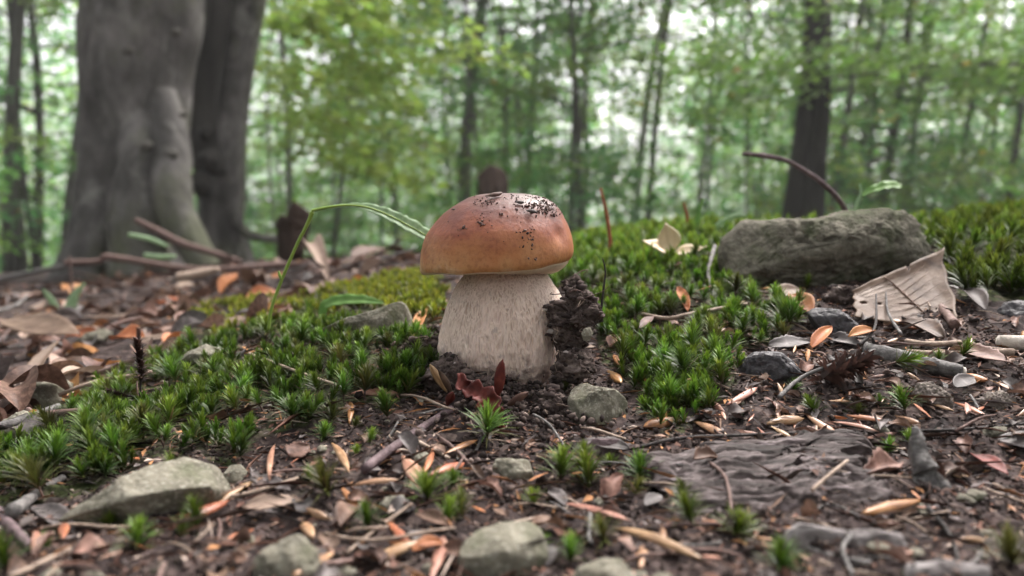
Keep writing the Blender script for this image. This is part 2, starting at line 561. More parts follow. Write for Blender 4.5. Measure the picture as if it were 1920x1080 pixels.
def rock(name, poly, m, thick=.6, sub=5, rough=.06, nscale=2.2, seed=1, q=.45, q2=.7, facets=9, d=None, sink=0.0018, pits=0.03):
    """A stone with the given silhouette (rows and columns of the photograph), full depth, lying on the ground."""
    xs, ys = [p[0] for p in poly], [p[1] for p in poly]
    cx, cy = (min(xs) + max(xs)) / 2, (min(ys) + max(ys)) / 2
    if d is None:
        g = G(cx, max(ys) - 0.12 * (max(ys) - min(ys)))
        wpx = (max(xs) - min(xs))
        hpx = (max(ys) - min(ys))
        d = g.y + 0.5 * thick * min(wpx, hpx * 1.6) / F * g.y
    c = P(cx, cy, d)
    s = d / F
    V, Fc = ico(sub)
    r = random.Random(seed)
    th = np.arctan2(-V[:, 2], V[:, 0])            # outline angle, rows run down
    ta = np.linspace(-math.pi, math.pi, 361)
    R = poly_radius(poly, (cx, cy), ta)
    k = np.exp(-0.5 * (np.arange(-3, 4) / 1.3) ** 2)
    k /= k.sum()
    Rp = np.concatenate([R[-4:-1], R, R[1:4]])
    R = np.convolve(Rp, k, mode='valid')
    rr = np.interp(th, ta, R)
    rho = np.sqrt(V[:, 0] ** 2 + V[:, 2] ** 2) ** q
    T = thick * min(max(xs) - min(xs), (max(ys) - min(ys)) * 1.6) / 2
    L = np.stack([np.cos(th) * rr * rho, T * np.sign(V[:, 1]) * np.abs(V[:, 1]) ** q2, -np.sin(th) * rr * rho], 1)
    # facets: shave the body along random planes, keeping the silhouette
    sz = np.array([(max(xs) - min(xs)) / 2, T, (max(ys) - min(ys)) / 2])
    for f in range(facets):
        n = np.array([r.uniform(-.8, .8), -r.uniform(.5, 1.0), r.uniform(-.6, 1.0)])
        n /= np.linalg.norm(n)
        dist = (L / sz) @ n
        lim = r.uniform(.60, .84)
        ex = np.maximum(dist - lim, 0)
        L -= (ex * .94)[:, None] * n[None, :] * sz[None, :]
    size = float(np.mean(sz))
    nz = noise3(L / size, nscale, seed, 6)
    nrm = L / (np.linalg.norm(L / sz, axis=1)[:, None] + 1e-9) / sz
    L = L + (rough * size * nz)[:, None] * nrm
    if pits:
        pz = noise3(L / size, 9.0, seed + 5, 3)
        L -= (pits * size * np.maximum(pz - .1, 0))[:, None] * nrm
    tilt = math.atan2(cy - HOR, F)
    Rm = np.array(Matrix.Rotation(-tilt, 3, 'X'))
    L = (L * s) @ Rm.T
    base = np.array([0, 0, L[:, 2].min()])
    me = mesh(name, L - base, Fc, m)
    return ob(name, me, Vector(c) + Vector(base) - Vector((0, 0, sink)))

def tube_arrays(pts, rad, n=8, jit=0.0, seed=0, cap=True):
    pts = [Vector(p) for p in pts]
    r = random.Random(seed)
    V, Fc = [], []
    up = Vector((0.13, 0.21, 0.97))
    for i, p in enumerate(pts):
        t = (pts[min(i + 1, len(pts) - 1)] - pts[max(i - 1, 0)]).normalized()
        a = t.cross(up)
        if a.length < 1e-3:
            a = t.cross(Vector((1, 0, 0)))
        a.normalize()
        b = a.cross(t)
        for k in range(n):
            w = 2 * math.pi * k / n
            q = rad[i] * (1 + jit * r.uniform(-1, 1))
            V.append(p + (a * math.cos(w) + b * math.sin(w)) * q)
    for i in range(len(pts) - 1):
        for k in range(n):
            Fc.append((i * n + k, i * n + (k + 1) % n, (i + 1) * n + (k + 1) % n, (i + 1) * n + k))
    if cap:
        Fc.append(tuple(reversed(range(n))))
        Fc.append(tuple(range((len(pts) - 1) * n, len(pts) * n)))
    return V, Fc

def smooth_path(pts, rad, sub=5):
    """Catmull-Rom through the points."""
    P_, R_ = [], []
    n = len(pts)
    for i in range(n - 1):
        p0, p1, p2, p3 = pts[max(i - 1, 0)], pts[i], pts[i + 1], pts[min(i + 2, n - 1)]
        for k in range(sub):
            t = k / sub
            P_.append(0.5 * ((2 * p1) + (p2 - p0) * t + (2 * p0 - 5 * p1 + 4 * p2 - p3) * t * t + (3 * p1 - p0 - 3 * p2 + p3) * t ** 3))
            R_.append(rad[i] * (1 - t) + rad[i + 1] * t)
    P_.append(pts[-1])
    R_.append(rad[-1])
    return P_, R_

def tube(name, pts, rad, m, n=8, jit=.06, seed=0, sub=5, parent=None, smooth=True):
    pts = [Vector(p) for p in pts]
    o0 = pts[0].copy() if parent is None else Vector((0, 0, 0))
    if len(pts) > 2 and sub > 1:
        pts, rad = smooth_path(pts, rad, sub)
    V, Fc = tube_arrays([p - o0 for p in pts], rad, n, jit, seed)
    return ob(name, mesh(name, V, Fc, m, smooth=smooth), o0, parent)

def frame(axis, normal):
    x = Vector(axis).normalized()
    z = Vector(normal)
    z = (z - x * z.dot(x)).normalized()
    y = z.cross(x)
    return Matrix((x, y, z)).transposed().to_4x4()

def leaf_arrays(L, W, nl=14, nw=8, curl=.3, cup=.2, wave=.06, veins=7, seed=0, ragged=.05, pointed=.9, twist=0.0, vein=.018):
    """A leaf along +X from the origin, lying in XY, as a curved grid with a sunken midrib and side veins."""
    r = random.Random(seed)
    ph = [r.uniform(0, 6.28) for _ in range(6)]
    V, Fc = [], []
    for i in range(nl + 1):
        t = i / nl
        hw = W / 2 * (math.sin(math.pi * min(1, t ** .85)) ** pointed + .02)
        hw *= 1 + ragged * math.sin(17 * t + ph[0]) * math.sin(31 * t + ph[1])
        ang = curl * (t - .5)
        for j in range(nw + 1):
            s = -1 + 2 * j / nw
            y = s * hw
            z = cup * abs(s) ** 1.6 * hw + wave * W * math.sin(6 * t + ph[2] + 2 * s) * abs(s)
            z -= vein * W * abs(math.sin(math.pi * veins * (t - .28 * abs(s)))) ** .5 * (1 - abs(s) ** 3)
            z += .02 * W * math.exp(-(s * 5) ** 2)
            x = t * L + .10 * L * (1 - abs(s)) * 0
            if abs(curl) > 1e-4:
                R = L / curl
                xx, zz = R * math.sin(ang) + R * math.sin(curl / 2), R * (math.cos(ang) - 1)
                x, z0 = xx, zz - R * (math.cos(curl / 2) - 1)
                z = z0 + z
            tw = twist * (t - .2)
            V.append((x, y * math.cos(tw) - z * math.sin(tw) * .3, z + y * math.sin(tw)))
    for i in range(nl):
        for j in range(nw):
            a = i * (nw + 1) + j
            Fc.append((a, a + 1, a + nw + 2, a + nw + 1))
    return V, Fc

def solid(o, t):
    """Give a leaf its thickness."""
    md = o.modifiers.new('thickness', 'SOLIDIFY')
    md.thickness = t
    md.offset = 0
    return o

def scale_arrays(L, W, seed=0, nl=9, nw=6, depth=.55, bend=.15, open_=.0):
    """A bud scale: a thin, pointed, boat shaped husk along +X, unevenly rolled and split at the tip."""
    r = random.Random(seed)
    V, Fc = [], []
    side = r.uniform(-.12, .12)
    roll = r.uniform(.9, 1.5)
    skew = r.uniform(-.5, .5)
    for i in range(nl + 1):
        t = i / nl
        hw = W / 2 * (max(0, math.sin(math.pi * (t * .96 + .04) ** 1.25)) ** .85 + .03)
        for j in range(nw + 1):
            q = -1 + 2 * j / nw
            a = q * roll + skew * t
            x = t * L - (abs(q) * L * r.uniform(0, .10) if i == nl else 0)
            V.append((x, hw * math.sin(a) + side * L * t * t, hw * depth * (math.cos(a) - .6) * 1.4 + bend * .6 * L * math.sin(math.pi * t) * .6 + r.uniform(-.035, .035) * W))
    for i in range(nl):
        for j in range(nw):
            a = i * (nw + 1) + j
            Fc.append((a, a + nw + 1, a + nw + 2, a + 1))
    return V, Fc

# ------------------------------------------------------------------ where the moss grows (areas as seen in the photograph, put on the terrain)
MOSS_LEFT = [(-60, 850), (110, 800), (180, 740), (300, 680), (480, 630), (600, 605), (800, 640), (820, 700), (760, 750), (640, 760), (560, 800), (480, 820), (430, 880), (350, 845), (270, 860), (200, 920), (0, 950), (-60, 950)]
MOSS_RIGHT = [(1060, 480), (1150, 465), (1350, 440), (1370, 540), (1440, 570), (1500, 590), (1480, 640), (1380, 660), (1385, 720), (1330, 780), (1250, 830), (1180, 720), (1130, 680), (1110, 560)]
MOSS_CREST = [(1060, 465), (1130, 440), (1350, 425), (1360, 500), (1100, 530)]
MOSS_FAR = [(1735, 440), (1930, 405), (2050, 400), (2050, 560), (1900, 565), (1800, 560), (1770, 480)]
MOSS_BACK = [(560, 560), (690, 530), (830, 495), (835, 610), (700, 600), (600, 600), (500, 610), (400, 640), (330, 610), (330, 575)]
def moss_mask(px, py):
    m = np.zeros(np.shape(px))
    for pl, w in ((MOSS_LEFT, .8), (MOSS_RIGHT, .8), (MOSS_CREST, 1), (MOSS_FAR, 1), (MOSS_BACK, 1)):
        m = np.maximum(m, inpoly(px, py, pl) * w)
    return m

# ------------------------------------------------------------------ the damp air of the wood
def haze_box():
    x0, x1, y0, y1, z0, z1 = -190, 190, -40, 260, -13, 16
    V = [(x, y, z) for x in (x0, x1) for y in (y0, y1) for z in (z0, z1)]
    Fc = [(0, 1, 3, 2), (4, 6, 7, 5), (0, 4, 5, 1), (2, 3, 7, 6), (0, 2, 6, 4), (1, 5, 7, 3)]
    m = bpy.data.materials.new('haze')
    m.use_nodes = True
    nt = m.node_tree
    nt.nodes.clear()
    v = nt.nodes.new('ShaderNodeVolumePrincipled')
    v.inputs['Color'].default_value = (.93, .96, .95, 1)
    v.inputs['Density'].default_value = HAZE
    v.inputs['Anisotropy'].default_value = .2
    o_ = nt.nodes.new('ShaderNodeOutputMaterial')
    nt.links.new(v.outputs[0], o_.inputs['Volume'])
    o = ob('haze', mesh('haze', V, Fc, m, smooth=False))
    o['kind'] = 'stuff'
HAZE = 0.0038
haze_box()

# ------------------------------------------------------------------ setting: the ground
def axis_pts(dense0, dense1, step, lo, hi, growth):
    a = list(np.arange(dense0, dense1, step))
    s, p = step, dense1
    while p < hi:
        a.append(p)
        s *= growth
        p += s
    a.append(hi)
    s, p, b = step, dense0, []
    while p > lo:
        s *= growth
        p -= s
        b.append(max(p, lo))
    return np.array(sorted(set(np.round(b + a, 6))))
gx = axis_pts(-.36, .40, .0021, -160, 160, 1.055)
gy = axis_pts(.14, .66, .0021, -30, 220, 1.045)
XX, YY = np.meshgrid(gx, gy)
ZZ = H(XX, YY)
yy = np.maximum(YY, .1)
PXg = 960 + F * XX / yy
th_ = (ZC - ZZ) / yy
PYg = 540 + F * (th_ - math.tan(TH)) / (1 + th_ * math.tan(TH))
mm = np.where((YY > .14) & (YY < 3), moss_mask(PXg, PYg), 0.0)
mm = np.clip(mm * (1.0 + 1.4 * fbm(XX * 60, YY * 60, 77, 3)), 0, 1)
nx, ny = len(gx), len(gy)
ii = np.arange((ny - 1) * (nx - 1))
r0, c0 = ii // (nx - 1), ii % (nx - 1)
a0 = r0 * nx + c0
quads = np.stack([a0, a0 + 1, a0 + nx + 1, a0 + nx], 1).astype(np.int32)
ground = ob('ground', mesh('ground', np.stack([XX, YY, ZZ], -1).reshape(-1, 3), quads, MT['soil'], attr=('moss', mm.ravel())))
ground['kind'] = 'structure'
ground['label'] = 'dark forest soil bank with crumbs and moss patches'

# ------------------------------------------------------------------ trees and foliage
def leaf_quads(pos, ax, nrm, L, W, colr, r):
    """Many small folded leaves: a diamond of two triangles each."""
    n = len(pos)
    ax = ax / np.linalg.norm(ax, axis=1)[:, None]
    side = np.cross(nrm, ax)
    side /= np.linalg.norm(side, axis=1)[:, None] + 1e-9
    up = np.cross(ax, side)
    L, W = L[:, None], W[:, None]
    a = pos
    b = pos + ax * L * .45 + side * W * .5 + up * W * .12
    c = pos + ax * L - up * L * .10
    d = pos + ax * L * .45 - side * W * .5 + up * W * .12
    V = np.stack([a, b, c, d], 1).reshape(-1, 3)
    k = np.arange(n)[:, None] * 4
    Fc = np.concatenate([k + np.array([[0, 1, 2]]), k + np.array([[0, 2, 3]])]).astype(np.int32)
    return V, Fc, np.repeat(colr, 4, axis=0)

def spray(c, az, L, nleaf, r, droop=.2, flat=.34, lsize=.075):
    """A flat fan of beech twigs seen as leaves: positions, axes, normals, sizes."""
    u = r.random(nleaf) ** .8
    sgn = r.choice([-1, 1], nleaf)
    w = sgn * L * .42 * np.sin(np.pi * np.clip(u * .9 + .1, 0, 1)) * r.random(nleaf) ** .7
    x = u * L
    z = -droop * x * x / L + r.normal(0, flat * .22 * L, nleaf)
    ca, sa = math.cos(az), math.sin(az)
    pos = np.stack([c[0] + x * ca - w * sa, c[1] + x * sa + w * ca, c[2] + z], 1)
    a2 = az + sgn * r.uniform(.3, 1.1, nleaf)
    ax = np.stack([np.cos(a2), np.sin(a2), r.normal(-.18, .18, nleaf)], 1)
    nr = np.stack([r.normal(0, .7, nleaf), r.normal(0, .7, nleaf), np.ones(nleaf)], 1)
    s = lsize * r.uniform(.7, 1.25, nleaf)
    return pos, ax, nr, s

GREENS = np.array([[.10, .28, .06], [.145, .32, .065], [.185, .35, .06], [.11, .27, .085], [.24, .36, .065]])
def crown_mesh(name, sprays, r, tone=None, lsize=.075):
    Ps, As, Ns, Ss, Cs = [], [], [], [], []
    for (c, az, L, n) in sprays:
        p, a, nn, s = spray(c, az, L, n, r, lsize=lsize)
        Ps.append(p); As.append(a); Ns.append(nn); Ss.append(s)
        g = GREENS[r.integers(len(GREENS))] if tone is None else np.array(tone)
        cc = g[None, :] * r.uniform(.75, 1.3, (n, 1)) * (1 + r.normal(0, .06, (n, 3)))
        yel = r.random(n) < .012
        cc[yel] = np.array([.35, .26, .05])
        Cs.append(np.clip(cc, 0, 1))
    Ss = np.concatenate(Ss)
    V, Fc, cl = leaf_quads(np.concatenate(Ps), np.concatenate(As), np.concatenate(Ns), Ss, Ss * .62, np.concatenate(Cs), r)
    return mesh(name, V, Fc, MT['leaf_green'], col=cl, smooth=False)

def limb_mesh(name, sprays, r, axis=lambda z: (0, 0), rad=.012):
    V, Fc = [], []
    for (c, az, L, n) in sprays:
        z0 = c[2] - .35 * math.hypot(c[0], c[1]) * .5
        ax_ = axis(z0)
        tip = Vector((c[0] + .7 * L * math.cos(az), c[1] + .7 * L * math.sin(az), c[2] - .06 * L))
        v, f = tube_arrays([Vector((ax_[0], ax_[1], z0)), Vector(c) * .6 + Vector((ax_[0], ax_[1], z0)) * .4 + Vector((0, 0, .05)), Vector(c), tip], [rad * 1.5, rad, rad * .7, rad * .25], 4, 0, 0, False)
        k = len(V)
        V += v
        Fc += [tuple(q + k for q in ff) for ff in f]
    return mesh(name, V, Fc, MT['bark_dark'])

NCROWN = 8
crowns, limbs = [], []
for k in range(NCROWN):
    r = np.random.default_rng(100 + k)
    sp = []
    for q in range(64):
        h = .7 + 8.6 * r.random() ** .85
        prof = math.sin(math.pi * min(1, (h - .3) / 10.2)) ** .6
        az = r.uniform(0, 2 * math.pi)
        rad = 1.7 * prof * r.random() ** .6
        sp.append(((rad * math.cos(az), rad * math.sin(az), h), az + r.normal(0, .4), r.uniform(.6, 1.25), 110))
    crowns.append(crown_mesh('crown', sp, r))
    limbs.append(limb_mesh('branches', sp[::2], r))
# low bushes: the same leaves, near the ground
bushes = []
for k in range(5):
    r = np.random.default_rng(200 + k)
    sp = []
    for q in range(34):
        az = r.uniform(0, 2 * math.pi)
        rad = .9 * r.random() ** .6
        sp.append(((rad * math.cos(az), rad * math.sin(az), .1 + 1.35 * r.random()), az + r.normal(0, .5), r.uniform(.4, .8), 70))
    bushes.append((crown_mesh('foliage', sp, r, lsize=.065), limb_mesh('stems', sp[::2], r, rad=.008)))

def gz(x, y):
    return float(H(x, y))

def trunk_mesh(h, r0, lean, seed, m, r1=.35, bow=.05):
    rr = random.Random(seed)
    pts, rad = [], []
    n = 10
    ph = rr.uniform(0, 6.28)
    for i in range(n + 1):
        t = i / n
        z = t * h
        w = bow * h * .1 * math.sin(2.3 * t * math.pi + ph) * t
        pts.append(Vector((lean[0] * z + w, lean[1] * z + w * .4, z - .15 * (i == 0))))
        rad.append(r0 * (1 - (1 - r1) * t) * (1 + .35 * math.exp(-t * 25)))
    V, Fc = tube_arrays(pts, rad, 10, .05, seed)
    return mesh('trunk', V, Fc, m)

def tree(px0, px1, wpx, d, label, group=None, m='bark_dark', crown=None, cs=1.0, seed=0, name='beech_tree', cat='tree', low=0.0):
    """px0 / px1: where the trunk crosses the horizon row and the top row of the photograph."""
    a, b = P(px0, HOR, d), P(px1, 0, d)
    lean = (b.x - a.x) / (b.z - a.z)
    zb = gz(a.x, d)
    root = empty(name, (a.x - lean * (a.z - zb), d, zb))
    tag(root, label, cat, group)
    r0 = wpx / F * d / 2
    h = 10.5
    ob('trunk', trunk_mesh(h, r0, (lean, 0.0), seed, MT[m], bow=.35), (0, 0, 0), root)
    if crown is not None:
        k = crown % NCROWN
        for nm, me in (('crown', crowns[k]), ('branches', limbs[k])):
            o = ob(nm, me, (0, 0, low), root, (0, 0, seed * 1.7), (cs, cs, 1.0))
            o.rotation_euler = (0, math.atan(lean), seed * 1.7) if False else (0, 0, seed * 1.7)
            o['kind'] = 'stuff'
    return root

LM_FAR = [(20, 300, 'the left edge'), (110, 300, 'the left flank of the massive beech'), (520, 300, 'the twin-stemmed beech'), (640, 300, 'the thin curved sapling'), (740, 300, 'the narrow green leaf'), (880, 300, 'the stout dark trunk'), (985, 300, 'the mushroom cap'), (1100, 300, 'the bright sky gap'), (1205, 300, 'the pale birch-like trunk'),
          (1340, 300, 'the cream husk'), (1500, 300, 'the dark double trunk'), (1650, 300, 'the grey rock'), (1780, 300, 'the far right moss'), (1900, 300, 'the right edge')]
def beside(px, py, lms):
    k = min(lms, key=lambda q: (q[0] - px) ** 2 + ((q[1] - py) * 1.5) ** 2)
    dx, dy = px - k[0], (py - k[1]) * 1.5
    rel = ('right of' if dx > 0 else 'left of') if abs(dx) > abs(dy) else ('in front of' if dy > 0 else 'just behind')
    return rel + ' ' + k[2]
# trunks that can be told apart
TREES = [
    (22, 14, 34, 9.0, 'bark_dark', 0, 'thick grey trunk at the left edge, left of the big beech'),
    (66, 66, 22, 11.0, 'bark_dark', 1, 'dark slender trunk standing second from the left edge'),
    (118, 148, 18, 10.0, 'bark_dark', 2, 'leaning slim trunk close to the left flank of the big beech'),
    (620, 668, 9, 8.0, 'bark_dark', None, 'thin curved sapling right of the twin-stemmed beech'),
    (742, 722, 14, 16.0, 'bark_dark', 4, 'grey thin trunk far behind the narrow green leaf'),
    (868, 893, 30, 13.0, 'bark_dark', 5, 'stoutest dark trunk straight above the mushroom cap'),
    (984, 992, 14, 14.0, 'bark_dark', 6, 'straight thin trunk right above the centre of the mushroom cap'),
    (1088, 1124, 14, 14.0, 'bark_dark', 7, 'right-leaning thin trunk beside the bright sky gap'),
    (1060, 1100, 11, 16.0, 'bark_dark', None, 'very thin leaning trunk just left of the one beside the sky gap'),
    (1160, 1150, 9, 17.0, 'bark_dark', None, 'hair-thin dark trunk crossing the bright sky gap'),
    (1186, 1243, 20, 12.0, 'bark_pale', None, 'pale birch-like trunk in the middle of the far wood'),
    (1206, 1268, 17, 11.0, 'bark_dark', None, 'dark leaning trunk right behind the pale one'),
    (1318, 1372, 12, 15.0, 'bark_dark', 3, 'thin trunk leaning right, left of the dark double trunk'),
    (1420, 1400, 10, 18.0, 'bark_dark', 4, 'faint thin trunk just left of the dark double trunk'),
    (1592, 1640, 14, 13.0, 'bark_dark', 5, 'first thin trunk right of the dark double trunk'),
    (1636, 1700, 24, 11.0, 'bark_dark', 6, 'stout leaning trunk above the right half of the grey rock'),
    (1690, 1752, 16, 13.0, 'bark_dark', 7, 'leaning trunk above the right end of the grey rock'),
    (1778, 1862, 15, 11.5, 'bark_dark', 0, 'strongly right-leaning thin trunk above the far right moss'),
    (1872, 1938, 17, 9.0, 'bark_dark', 1, 'dark leaning trunk near the right edge'),
    (1930, 2010, 15, 9.5, 'bark_dark', 2, 'dark leaning trunk cut by the right edge'),
]
for i, (a, b, w, d, m, k, lb) in enumerate(TREES):
    tree(a, b, w * .82, d, lb, 'trees of the blurred wood', m, k, 1.0, i, low=.2)
rr = random.Random(5)
# the many slim trees further back
nt_ = 0
for i in range(100):
    d = 9 + 30 * rr.random() ** 1.2
    px = rr.uniform(-350, 2270)
    if (80 < px < 470 and d < 20) or 1120 < px < 1265:
        continue
    lean = (px - 960) * .075 + rr.uniform(-22, 22)
    zone = 'left' if px < 640 else ('middle' if px < 1300 else 'right')
    tree(px, px + lean, max(6, rr.uniform(.03, .085) / d * F), d, 'slim leafy beech %s away, %s' % ('far' if d > 20 else 'some way', beside(px, 300 if px < 9999 else 0, LM_FAR)),
         'slim beeches of the far wood', 'bark_dark', i, rr.uniform(.8, 1.25), 50 + i, low=rr.uniform(-.6, .4))
    nt_ += 1
# undergrowth
for i in range(34):
    d = 6.5 + 17 * rr.random()
    px = rr.uniform(-300, 2220)
    if 60 < px < 480 and d < 9:
        continue
    x = (px - 960) / F * d
    zone = 'left of the mushroom' if px < 800 else 'right of the mushroom'
    e = empty('bush', (x, d, gz(x, d)))
    tag(e, 'blurred leafy %s bush in the undergrowth %s' % ('near' if d < 12 else 'distant', beside(px, 300, LM_FAR)), 'bush', 'bushes of the undergrowth')
    s = rr.uniform(.8, 1.4)
    f_, s_ = bushes[i % 5]
    for nm, me in (('foliage', f_), ('stems', s_)):
        o = ob(nm, me, (0, 0, 0), e, (0, 0, i * 2.1), s)
        o['kind'] = 'stuff'
# the far wood that reads as one mass
def far_wood():
    r = np.random.default_rng(9)
    n = 150000
    d = 22 + 38 * r.random(n)
    px = r.uniform(-900, 2900, n)
    x = (px - 960) / F * d
    zb = H0(x, d)
    hmax = 13.0
    h = hmax * r.random(n) ** 1.25
    clump = fbm(px / 55, h * 1.3 + d * .35, 5, 3)
    keep = clump > -.80 + .075 * h + .50 * np.exp(-((px - 1195) / 70) ** 2) * (h > 4)
    x, d, h, zb = x[keep], d[keep], h[keep], zb[keep]
    n = len(x)
    pos = np.stack([x, d, zb + h], 1)
    az = r.uniform(0, 6.28, n)
    ax = np.stack([np.cos(az), np.sin(az), r.normal(-.15, .2, n)], 1)
    nr = np.stack([r.normal(0, .6, n), r.normal(0, .6, n), np.ones(n)], 1)
    g = GREENS[r.integers(len(GREENS), size=n)] * r.uniform(.8, 1.35, (n, 1))
    s = r.uniform(.2, .42, n)
    V, Fc, cl = leaf_quads(pos, ax, nr, s, s * .65, g, r)
    o = ob('distant_wood', mesh('distant_wood', V, Fc, MT['leaf_green'], col=cl, smooth=False))
    tag(o, 'far green mass of leaves closing the view through the wood', 'foliage', kind='stuff')
far_wood()
def leaf_screen():  # unseen leaves added beside and behind the camera to block low skylight
    r = np.random.default_rng(19)
    n = 70000
    ang = r.uniform(math.radians(48), math.radians(312), n)      # clockwise from straight ahead
    dist = 7.5 + 9 * r.random(n)
    x, y = dist * np.sin(ang), dist * np.cos(ang)
    h = 8.5 * r.random(n) ** 1.1
    keep = fbm(ang * 9, h * .9 + dist * .3, 15, 3) > -.16 + .02 * h
    x, y, h, dist = x[keep], y[keep], h[keep], dist[keep]
    n = len(x)
    z = H0(x, y) + h
    az = r.uniform(0, 6.28, n)
    ax = np.stack([np.cos(az), np.sin(az), r.normal(-.15, .2, n)], 1)
    nr = np.stack([r.normal(0, .6, n), r.normal(0, .6, n), np.ones(n)], 1)
    g = np.array([.11, .15, .075]) * r.uniform(.7, 1.3, (n, 1))
    s = r.uniform(.16, .34, n)
    V, Fc, cl = leaf_quads(np.stack([x, y, z], 1), ax, nr, s, s * .65, g, r)
    tag(ob('unseen_leaf_screen', mesh('unseen_leaf_screen', V, Fc, MT['leaf_green'], col=cl, smooth=False)), 'green leaves of the wood standing on the other sides of the bank', 'foliage', kind='stuff')
leaf_screen()

# the big beech on the left
def outline_trunk(rows, d, m, seed, depth=.9, flutes=0.04, nseg=56, top=None):
    """rows: (row, left, right) of the silhouette; returns root point and mesh."""
    base = rows[-1]
    c0 = P((base[1] + base[2]) / 2, base[0], d)
    c0.z = min(c0.z, gz(c0.x, d) - .02)
    rows = sorted(rows, key=lambda q: q[0])
    R0 = np.array(rows, float)
    top_, bot = R0[0, 0], R0[-1, 0]
    t = np.concatenate([np.linspace(top_, -60, 16)[:-1], np.linspace(-60, bot, 60)]) if top_ < -60 else np.linspace(top_, bot, 60)
    l, rg = np.interp(t, R0[:, 0], R0[:, 1]), np.interp(t, R0[:, 0], R0[:, 2])
    k = np.array([.1, .2, .4, .2, .1])
    for a in (l, rg):
        ap = np.pad(a, 2, mode='edge')
        a[:] = np.convolve(ap, k, mode='valid')
    V, Fc = [], []
    for i, y in enumerate(t):
        c = P((l[i] + rg[i]) / 2, y, d)
        w = (rg[i] - l[i]) / 2 / F * d * .925
        low = max(0, (y - 250) / 270)
        for q in range(nseg):
            a = 2 * math.pi * q / nseg
            nz = mnoise.fractal(Vector((math.cos(a) * 1.6, math.sin(a) * 1.6, c.z * 1.3 + seed)), .9, 2, 4)
            f = 1 + flutes * (1 + 2.2 * low) * math.sin(5 * a + seed + .8 * c.z) * (abs(math.cos(a)) < .93) + .05 * nz + .02 * mnoise.fractal(Vector((math.cos(a) * 4, math.sin(a) * 4, c.z * 7 + seed)), .8, 2, 4)
            f += .16 * low * (math.sin(3 * a + seed * 2) * .5)  * (abs(math.cos(a)) < .9)
            V.append((c.x + w * f * math.cos(a) - c0.x, w * depth * f * math.sin(a), c.z - c0.z))
    n = len(t)
    for i in range(n - 1):
        for q in range(nseg):
            Fc.append((i * nseg + q, (i + 1) * nseg + q, (i + 1) * nseg + (q + 1) % nseg, i * nseg + (q + 1) % nseg))
    return c0, mesh('trunk', V, Fc, m)

BD = 3.5
c0, me = outline_trunk([(-4200, 235, 300), (-1500, 190, 340), (-500, 160, 378), (0, 156, 384), (60, 152, 380), (110, 154, 366), (200, 155, 357), (300, 151, 350), (380, 148, 342), (430, 142, 340), (480, 128, 346), (540, 104, 356), (580, 95, 365)], BD, MT['bark_beech'], 1.3)
big = empty('beech_tree', c0)
tag(big, 'massive smooth grey beech trunk with fluted roots on the left', 'tree')
ob('trunk', me, (0, 0, 0), big)
def root_tube(pxs, parent, d, seed):
    pts = [P(a, b, d + dd) - Vector(parent.location) for a, b, w, dd in pxs]
    rad = [w / F * d / 2 for a, b, w, dd in pxs]
    return tube('root', pts, rad, MT['bark_beech'], 14, .05, seed, 5, parent)
root_tube([(300, 180, 60, -.08), (320, 270, 70, -.16), (318, 330, 74, -.21), (330, 400, 66, -.27), (362, 460, 56, -.33), (392, 520, 50, -.36)], big, BD, 3)
root_tube([(258, 200, 60, -.10), (266, 290, 80, -.17), (262, 360, 92, -.20), (258, 420, 100, -.23), (262, 480, 104, -.25), (265, 560, 110, -.28)], big, BD, 4)
root_tube([(196, 330, 50, -.10), (180, 420, 70, -.15), (160, 490, 76, -.2), (140, 560, 80, -.24)], big, BD, 5)
for i in range(5):      # old branch scars on the smooth bark
    px, py = [(240, 95), (330, 60), (275, 272), (322, 290), (345, 215)][i]
    w = [16, 14, 16, 18, 12][i]
    pp = P(px, py, BD - .26) - c0
    V, Fc = ico(2)
    ob('branch_scar', mesh('branch_scar', V * np.array([w, w * .5, w * .7]) / F * BD * .7, Fc, MT['bark_dark']), pp, big)
r = np.random.default_rng(71)
sp = []
for k in range(300):          # unseen crown sprays, added over the bank to dim its light
    px_, py_ = r.uniform(-6.5, 7.0), r.uniform(-7.0, 3.0)
    sp.append(((px_ - c0.x, py_ - c0.y, r.uniform(5.0, 8.5)), r.uniform(0, 6.28), r.uniform(.8, 1.5), 90))
o = ob('crown', crown_mesh('crown', sp, r, tone=(.13, .19, .08), lsize=.10), (0, 0, 0), big); o['kind'] = 'stuff'


BD2 = 4.3
c2, me2 = outline_trunk([(-3600, 520, 560), (-500, 450, 545), (0, 432, 502), (60, 424, 490), (130, 415, 478), (200, 400, 468), (250, 385, 464), (300, 370, 462), (360, 366, 462), (420, 370, 458), (460, 360, 470), (520, 345, 490)], BD2, MT['bark_beech'], 4.1, flutes=.05)
twin = empty('beech_tree', c2)
tag(twin, 'twin-stemmed beech forking into a V behind the massive beech', 'tree')
ob('trunk', me2, (0, 0, 0), twin)
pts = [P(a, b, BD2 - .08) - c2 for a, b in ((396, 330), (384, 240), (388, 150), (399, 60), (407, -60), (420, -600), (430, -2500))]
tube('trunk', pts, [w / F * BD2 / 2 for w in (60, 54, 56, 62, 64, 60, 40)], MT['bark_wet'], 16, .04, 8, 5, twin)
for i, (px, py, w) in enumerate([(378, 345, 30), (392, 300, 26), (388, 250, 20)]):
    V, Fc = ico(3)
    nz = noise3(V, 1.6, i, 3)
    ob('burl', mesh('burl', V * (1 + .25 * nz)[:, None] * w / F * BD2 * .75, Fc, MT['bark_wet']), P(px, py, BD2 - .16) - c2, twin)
tube('root', [P(a, b, BD2 - .1) - c2 for a, b in ((440, 400), (455, 432), (490, 446), (540, 450))], [w / F * BD2 / 2 for w in (26, 20, 16, 12)], MT['bark_beech'], 10, .08, 6, 5, twin)
r = np.random.default_rng(33)
sp = []
